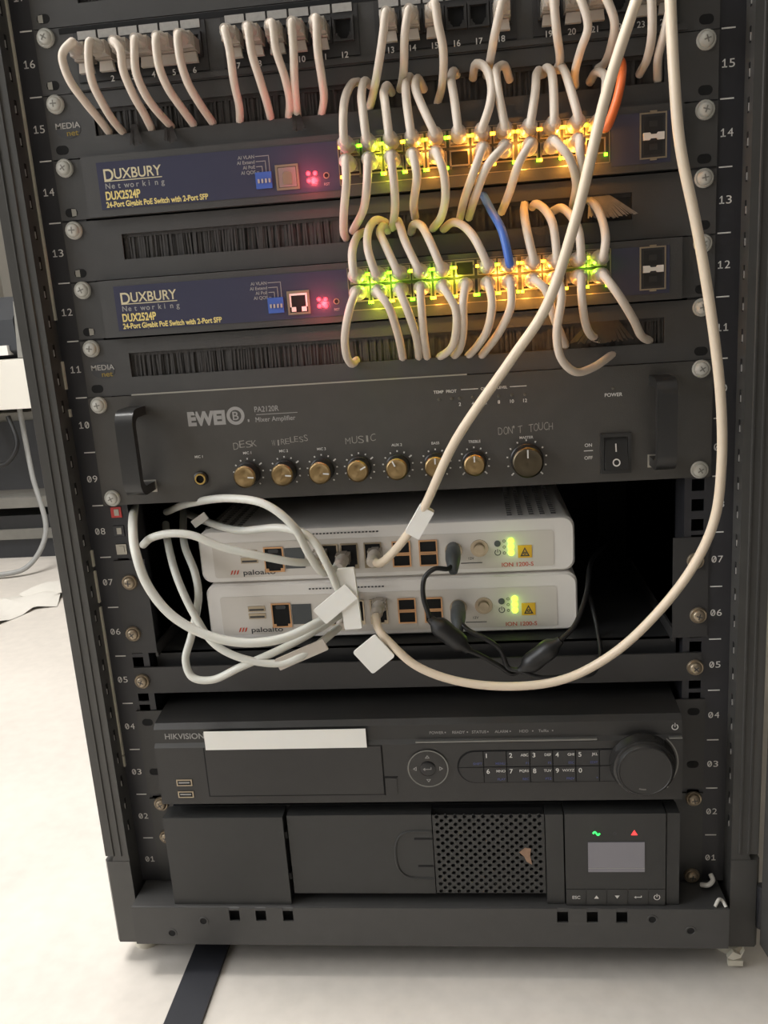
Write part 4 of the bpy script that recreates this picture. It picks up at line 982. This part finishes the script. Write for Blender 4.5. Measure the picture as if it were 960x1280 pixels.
part('maker_name', MB().text('HIKVISION', -207, 157.2, 5.0, -27.2, 0, x1=-173, tilt=0.0), 'print_grey', rec)
for zz in (118.1, 107.0):
    part('usb_port', MB().box(-201, -187.5, -30.9, -30, zz-2.9, zz+2.9, 0).box(-200, -188.5, -31.1, -30.8, zz-2.0, zz+2.0, 1).box(-199, -189.5, -31.3, -31.0, zz-0.3, zz+1.0, 2), ['shield_metal', 'hole_black', 'print_grey'], rec)
st = MB()
for s, x in (('POWER', 22.0), ('READY', 40), ('STATUS', 56.5), ('ALARM', 74.5), ('HDD', 92.5), ('Tx/Rx', 108.3)):
    st.text(s, x, 157.6, 2.3, -27.0, 0, anchor='c').box(x+6.6, x+7.6, -27.0, -26.8, 158.2, 159.2, 0)
part('status_legend', st, 'print_grey', rec)
pad = part('navigation_pad', MB().lathe(13.5, 128.6, [(16.6, -30), (16.6, -31.0), (15.6, -31.2), (7.0, -31.0)], 40, 0, True, False).lathe(13.5, 128.6, [(7.0, -30.6), (0.01, -30.6)], 28, 0, False, False), 'recorder_gloss', rec, smooth=True)
part('pad_ring', MB().ring(13.5, 128.6, 15.8, 16.8, -31.3, 44), 'ring_grey', pad)
part('enter_button', MB().lathe(13.5, 128.6, [(6.2, -30.6), (6.2, -31.6), (5.4, -32.0), (0.01, -32.0)], 26), 'key_black', pad, smooth=True)
ar = MB()
for a in (0, 1, 2, 3):
    c, s_ = math.cos(a*math.pi/2), math.sin(a*math.pi/2)
    tri = [(12.4, 0), (9.4, 2.0), (9.4, -2.0)]; tin = [(11.3, 0), (9.9, 1.0), (9.9, -1.0)]
    vs = [(13.5+u*c-v*s_, -31.35, 128.6+u*s_+v*c) for u, v in tri+tin]
    ar.add(vs, [(0, 1, 4, 3), (1, 2, 5, 4), (2, 0, 3, 5)])
ar.box(11, 16.4, -32.2, -32.1, 128.3, 128.9).box(15.8, 16.4, -32.2, -32.1, 128.9, 130.4).add([(11.2, -32.2, 127.0), (11.2, -32.2, 130.2), (9.4, -32.2, 128.6)], [(0, 1, 2)])
part('pad_marks', ar, 'print_grey', pad)
kx = [39.6, 59.0, 77.6, 96.4, 114.6, 132.8, 151.4, 164.0]
top = ['', '1', '2', '3', '4', '5', '']; bot = ['', '6', '7', '8', '9', '0', '']
tl = ['', '', 'ABC', 'DEF', 'GHI', 'JKL', '']; bl = ['', 'MNO', 'PQRS', 'TUV', 'WXYZ', '', '']
tb = ['SHIFT', 'MENU', 'F1', 'F2', 'ESC', 'EDIT', '']; bb = ['', 'PLAY', 'REC', 'PTZ', 'PREV', '*', '']
part('keypad_bed', MB().prism([(164.5, 114.6), (164.5, 143.8)]+[(52+14.6*math.cos(math.pi/2+math.pi*k/14), 129.2+14.6*math.sin(math.pi/2+math.pi*k/14)) for k in range(15)], -30.4, -30, 'y'), 'hole_black', rec)
for rowi, (za, zb, dig, up, dn) in enumerate(((129.6, 143.0, top, tl, tb), (115.4, 128.8, bot, bl, bb))):
    for i in range(7):
        xa, xb = kx[i]+0.4, kx[i+1]-0.4
        k = MB()
        if i == 0:
            zm = 129.2; sg = 1 if rowi == 0 else -1
            pts = [(xb, zm+sg*0.4), (xb, zm+sg*13.8)]+[(52.5+13.6*math.cos(math.pi/2+math.pi/2*j/8), zm+sg*(0.2+13.6*math.sin(math.pi/2+math.pi/2*j/8))) for j in range(9)]
            k.prism(pts, -31.0, -30.4, 'y')
        else: k.box(xa, xb, -31.0, -30.4, za, zb)
        ko = part('key', k, 'key_black', rec, at=((xa+xb)/2, -30.4, za))
        t = MB()
        if dig[i]: t.text(dig[i], xa+1.8, zb-5.4, 3.9, -31.15, 0)
        if up[i]: t.text(up[i], xb-0.8, zb-4.4, 2.2, -31.15, 0, anchor='r')
        if dn[i]: t.text(dn[i], xb-0.8, za+1.8, 2.0, -31.15, 1, anchor='r')
        if t.v: part('key_legend', t, ['print_white', 'print_blue'], ko)
part('jog_ring', MB().lathe(185, 131.0, [(26, -30), (26, -32), (24.6, -34), (23.8, -40), (22.6, -41)], 56, 0), 'recorder_gloss', rec, smooth=True)
part('jog_dial', MB().lathe(185, 131.0, [(22.4, -36), (22.0, -42), (21.0, -44), (20.2, -44.2), (19.8, -43.8), (0.01, -43.8)], 56, 0, True, False), 'recorder_black', rec, smooth=True)
part('dial_mark', MB().ring(185, 131.0, 15.2, 16.4, -44.0, 6, 0, math.radians(252), math.radians(272)), 'ring_grey', rec)
part('dial_scale', MB().ring(185, 131.0, 27.4, 28.4, -30.3, 30, 0, math.radians(-48), math.radians(48)).box(202.5, 205.5, -30.4, -30.2, 108.4, 110.6), 'ring_grey', rec)
part('power_mark', MB().ring(211, 160.0, 1.9, 2.7, -27.1, 20, 0, math.radians(120), math.radians(420)).box(210.7, 211.3, -27.2, -27.0, 160, 163.4), 'print_white', rec)

# ------------------------------------------------------------------ battery backup unit
ups = thing('battery_backup', 'dark grey rack battery backup unit at the bottom with small screen and perforated grille', 'battery backup', (0, 200, 0))
part('chassis', MB().box(-214, 214, -14, 420, 0.2, 86), 'chassis_black', ups)
for s in (-1, 1): part('ear', MB().box(min(s*214, s*240.5), max(s*214, s*240.5), -1.6, 0, 1, 85), 'ups_dark', ups, bevel=0.5)
part('end_panel', MB().box(-217.5, -112.6, -32, -14, -0.2, 85.0), 'ups_grey', ups, bevel=1.0)
part('middle_panel', MB().box(-109.4, 13.4, -29.5, -14, 9.2, 85.0), 'ups_grey', ups, bevel=0.6)
pts = [(13.4, 69.5), (-6, 69.0), (-13, 66), (-17.6, 58), (-17.6, 36), (-13, 28), (-6, 24.6), (13.4, 23.6)]
gp = MB().tube(spline([(x, -29.6, z) for x, z in pts], 5), 1.1, 8)
part('pull_handle', gp, 'ups_grey', ups, smooth=True)
part('pull_slot', MB().box(-2, 13.6, -29.8, -29.4, 61.4, 63.0).box(0, 13.6, -29.8, -29.4, 35.2, 36.8), 'hole_black', ups)
part('clip', MB().box(-112.4, -110.2, -30.5, -20, 64, 70).box(-112.4, -110.2, -30.5, -20, 24, 30), 'hole_black', ups)
gr = MB(); p_ = 7.1; hgt = 3.5; x0, x1, z0_, z1_ = 14.2, 106.4, 9.6, 84.6
rows = int((z1_-z0_)/hgt); hgt = (z1_-z0_)/rows; cols = int((x1-x0)/p_); p_ = (x1-x0)/cols
for j in range(rows):
    za = z0_+j*hgt; zc = za+hgt/2; off = (j % 2)*p_/2
    if off: gr.add([(x0, -29.5, za), (x0+off, -29.5, za), (x0+off, -29.5, za+hgt), (x0, -29.5, za+hgt)], [(0, 1, 2, 3)]); gr.add([(x1-off, -29.5, za), (x1, -29.5, za), (x1, -29.5, za+hgt), (x1-off, -29.5, za+hgt)], [(0, 1, 2, 3)])
    for i in range(cols if not off else cols-1):
        xa = x0+off+i*p_; cx = xa+p_/2; r = 1.72
        ou = [(xa+p_, zc), (xa+p_, za+hgt), (cx, za+hgt), (xa, za+hgt), (xa, zc), (xa, za), (cx, za), (xa+p_, za)]
        inn = [(cx+r*math.cos(k*math.pi/4), zc+r*math.sin(k*math.pi/4)) for k in range(8)]
        vs = [(x, -29.5, z) for x, z in ou]+[(x, -29.5, z) for x, z in inn]+[(x, -27.5, z) for x, z in inn]
        fs = []
        for k in range(8):
            q = (k+1) % 8; fs += [(k, q, 8+q, 8+k), (8+k, 8+q, 16+q, 16+k)]
        gr.add(vs, fs)
grille = part('grille', gr, 'ups_grey', ups)
part('grille_backing', MB().box(14, 106.6, -20, -15, 9.4, 84.8), 'hole_black', ups)
part('worn_patch', MB().add([(85, -29.7, 49), (90, -29.7, 53.5), (95, -29.7, 52.5), (94, -29.7, 46), (95.5, -29.7, 37), (91, -29.7, 40), (89, -29.7, 45)], [(0, 1, 2, 3, 4, 5, 6)]), 'worn_brown', ups)
part('filler_panel', MB().box(107.2, 121.6, -30.5, -14, 0.2, 84.8), 'ups_grey', ups, bevel=0.6)
cp = part('control_panel', MB().box(122.8, 203.6, -32, -14, 0.0, 86.0), 'ups_grey', ups, bevel=0.8)
part('end_panel', MB().box(204.6, 214.8, -31, -14, 0.2, 85.6), 'ups_grey', ups, bevel=0.8)
part('screen', MB().box(141.2, 186.8, -32.6, -31.8, 32.2, 60.0), 'lcd', cp)
part('screen_line', MB().box(141.2, 186.8, -32.7, -32.6, 35.6, 36.1), 'print_grey', cp)
sw = []
for k in range(13):
    u = k/12.0; sw.append((145.6+u*5.2, -32.3, 68.2+1.4*math.sin(u*2*math.pi)))
part('status_led', MB().tube(sw, 0.75, 6), 'icon_green', cp)
part('status_led', MB().ring(163, 68.0, 0.6, 1.5, -32.2, 14), 'print_dark', cp)
part('status_led', MB().add([(175.8, -32.2, 66.4), (181.2, -32.2, 66.4), (178.5, -32.2, 71.2), (177.4, -32.2, 67.4), (179.6, -32.2, 67.4), (178.5, -32.2, 69.4)], [(0, 1, 4, 3), (1, 2, 5, 4), (2, 0, 3, 5), (3, 4, 5)]), 'icon_red', cp)
bx_ = [122.8, 139.2, 155.9, 173.0, 189.8, 203.6]
for i in range(5):
    bt = part('button', MB().box(bx_[i]+0.5, bx_[i+1]-0.5, -32.5, -31.5, 0.6, 15.4), 'ups_grey', cp, bevel=0.2)
    c = (bx_[i]+bx_[i+1])/2; t = MB()
    if i == 0: t.text('ESC', c, 6.6, 2.8, -32.7, 0, anchor='c')
    elif i == 1: t.add([(c-2, -32.7, 6.8), (c+2, -32.7, 6.8), (c, -32.7, 9.8)], [(0, 1, 2)])
    elif i == 2: t.add([(c-2, -32.7, 9.8), (c+2, -32.7, 9.8), (c, -32.7, 6.8)], [(0, 1, 2)])
    elif i == 3: t.box(c-2, c+3, -32.7, -32.5, 7.9, 8.5).box(c+2.4, c+3, -32.7, -32.5, 8.5, 9.6).add([(c-1.6, -32.7, 6.9), (c-1.6, -32.7, 9.5), (c-3.2, -32.7, 8.2)], [(0, 1, 2)])
    else: t.ring(c, 8.2, 2.0, 2.6, -32.7, 20, 0, math.radians(115), math.radians(425)).box(c-0.3, c+0.3, -32.7, -32.5, 8.4, 11.2)
    part('button_mark', t, 'print_white', bt)
screws(ups, ((-229.5, 80.5), (HX, 80.5), (-229, 47), (HX-0.5, 6.4)), SCREW_BRONZE)

# ------------------------------------------------------------------ floor strip and the far corner of the room
single('floor_strip', MB().prism([(-212, -560), (-181, -560), (-185, 180), (-217, 180)], -70, -66.5, 'z'), 'strip_black', (-180, -200, -70), 'flat black strip lying on the floor and running under the rack', 'floor strip', bevel=0.8)
desk = thing('workbench', 'low white bench far behind the rack, with equipment on and under it', 'desk', (-1250, 1500, -70))
part('worktop', MB().box(-1700, -700, 1250, 1900, 318, 430), 'desk_white', desk, bevel=3)
for (x, y) in ((-1660, 1300), (-740, 1300), (-1660, 1850), (-740, 1850)): part('leg', MB().box(x-20, x+20, y-20, y+20, -70, 318), 'cabinet_grey', desk)
part('under_shelf', MB().box(-1660, -740, 1330, 1850, 66, 92), 'cabinet_grey', desk)
pr = thing('printer', 'black desktop printer standing on the white bench', 'printer', (-1060, 1450, 430))
part('body', MB().prism([(1330, 430), (1300, 450), (1300, 520), (1340, 572), (1640, 580), (1660, 430)], -1200, -985, 'x'), 'plastic_dark', pr, bevel=4)
part('paper_tray', MB().box(-1180, -1005, 1290, 1320, 440, 462), 'device_white', pr, bevel=2)
part('side_arm', MB().prism([(1290, 432), (1310, 560), (1335, 560), (1330, 432)], -983, -960, 'x'), 'cabinet_grey', pr, bevel=2)
tw = thing('computer_tower', 'grey computer tower on the lower shelf of the bench', 'computer', (-1060, 1500, 92))
part('case', MB().box(-1180, -960, 1350, 1700, 92, 300), 'cabinet_grey', tw, bevel=4)
part('front_grille', MB().box(-1165, -985, 1344, 1350, 110, 280), 'plastic_dark', tw, bevel=2)
bxo = thing('equipment_box', 'dark equipment box on the floor under the bench shelf', 'box', (-1080, 1480, -70))
part('case', MB().box(-1240, -945, 1360, 1650, -70, 40), 'plastic_dark', bxo, bevel=4)
part('band', MB().box(-1240, -945, 1352, 1360, -20, 6), 'cabinet_grey', bxo, bevel=1)
single('desk_cable', MB().tube(spline([(-1000, 1290, 317), (-985, 1270, 160), (-960, 1240, 20), (-1000, 1200, -50), (-1080, 1180, -60), (-1180, 1200, -62)], 10), 6, 10), 'lead_grey', (-1000, 1250, -66), 'grey cable drooping from the bench to the floor', 'cable', smooth=True)
single('desk_cable', MB().tube(spline([(-1100, 1300, 316), (-1090, 1250, 230), (-1040, 1240, 190), (-1000, 1250, 230), (-1020, 1270, 300)], 10), 6, 10), 'lead_black', (-1050, 1260, 250), 'black cable looped in front of the computer tower', 'cable', smooth=True)
for i, (x, y, a, w, h) in enumerate(((-905, 1000, 0.3, 150, 110), (-960, 930, -0.4, 170, 120), (-860, 1060, 0.9, 130, 90))):
    mb = MB(); N = 5
    vs = []
    for r in range(N):
        for c in range(N):
            u = (c/(N-1)-0.5)*w; v = (r/(N-1)-0.5)*h
            zz = -68+6+5*math.sin(u*0.05+i)+6*math.cos(v*0.06+2*i)
            vs.append((x+u*math.cos(a)-v*math.sin(a), y+u*math.sin(a)+v*math.cos(a), max(-69, zz)))
    nb = len(vs)
    vs += [(p[0], p[1], p[2]-1.0) for p in vs]
    fs = []
    for r in range(N-1):
        for c in range(N-1):
            q = (r*N+c, r*N+c+1, (r+1)*N+c+1, (r+1)*N+c); fs.append(q); fs.append(tuple(k+nb for k in q[::-1]))
    mb.add(vs, fs)
    single('crumpled_paper', mb, 'paper_scrap', (x, y, -70), ('crumpled pale sheet in the middle of the floor scraps', 'crumpled pale sheet nearest the camera among the floor scraps', 'crumpled pale sheet farthest from the camera on the floor')[i], 'paper', 'scraps on the floor', smooth=True)
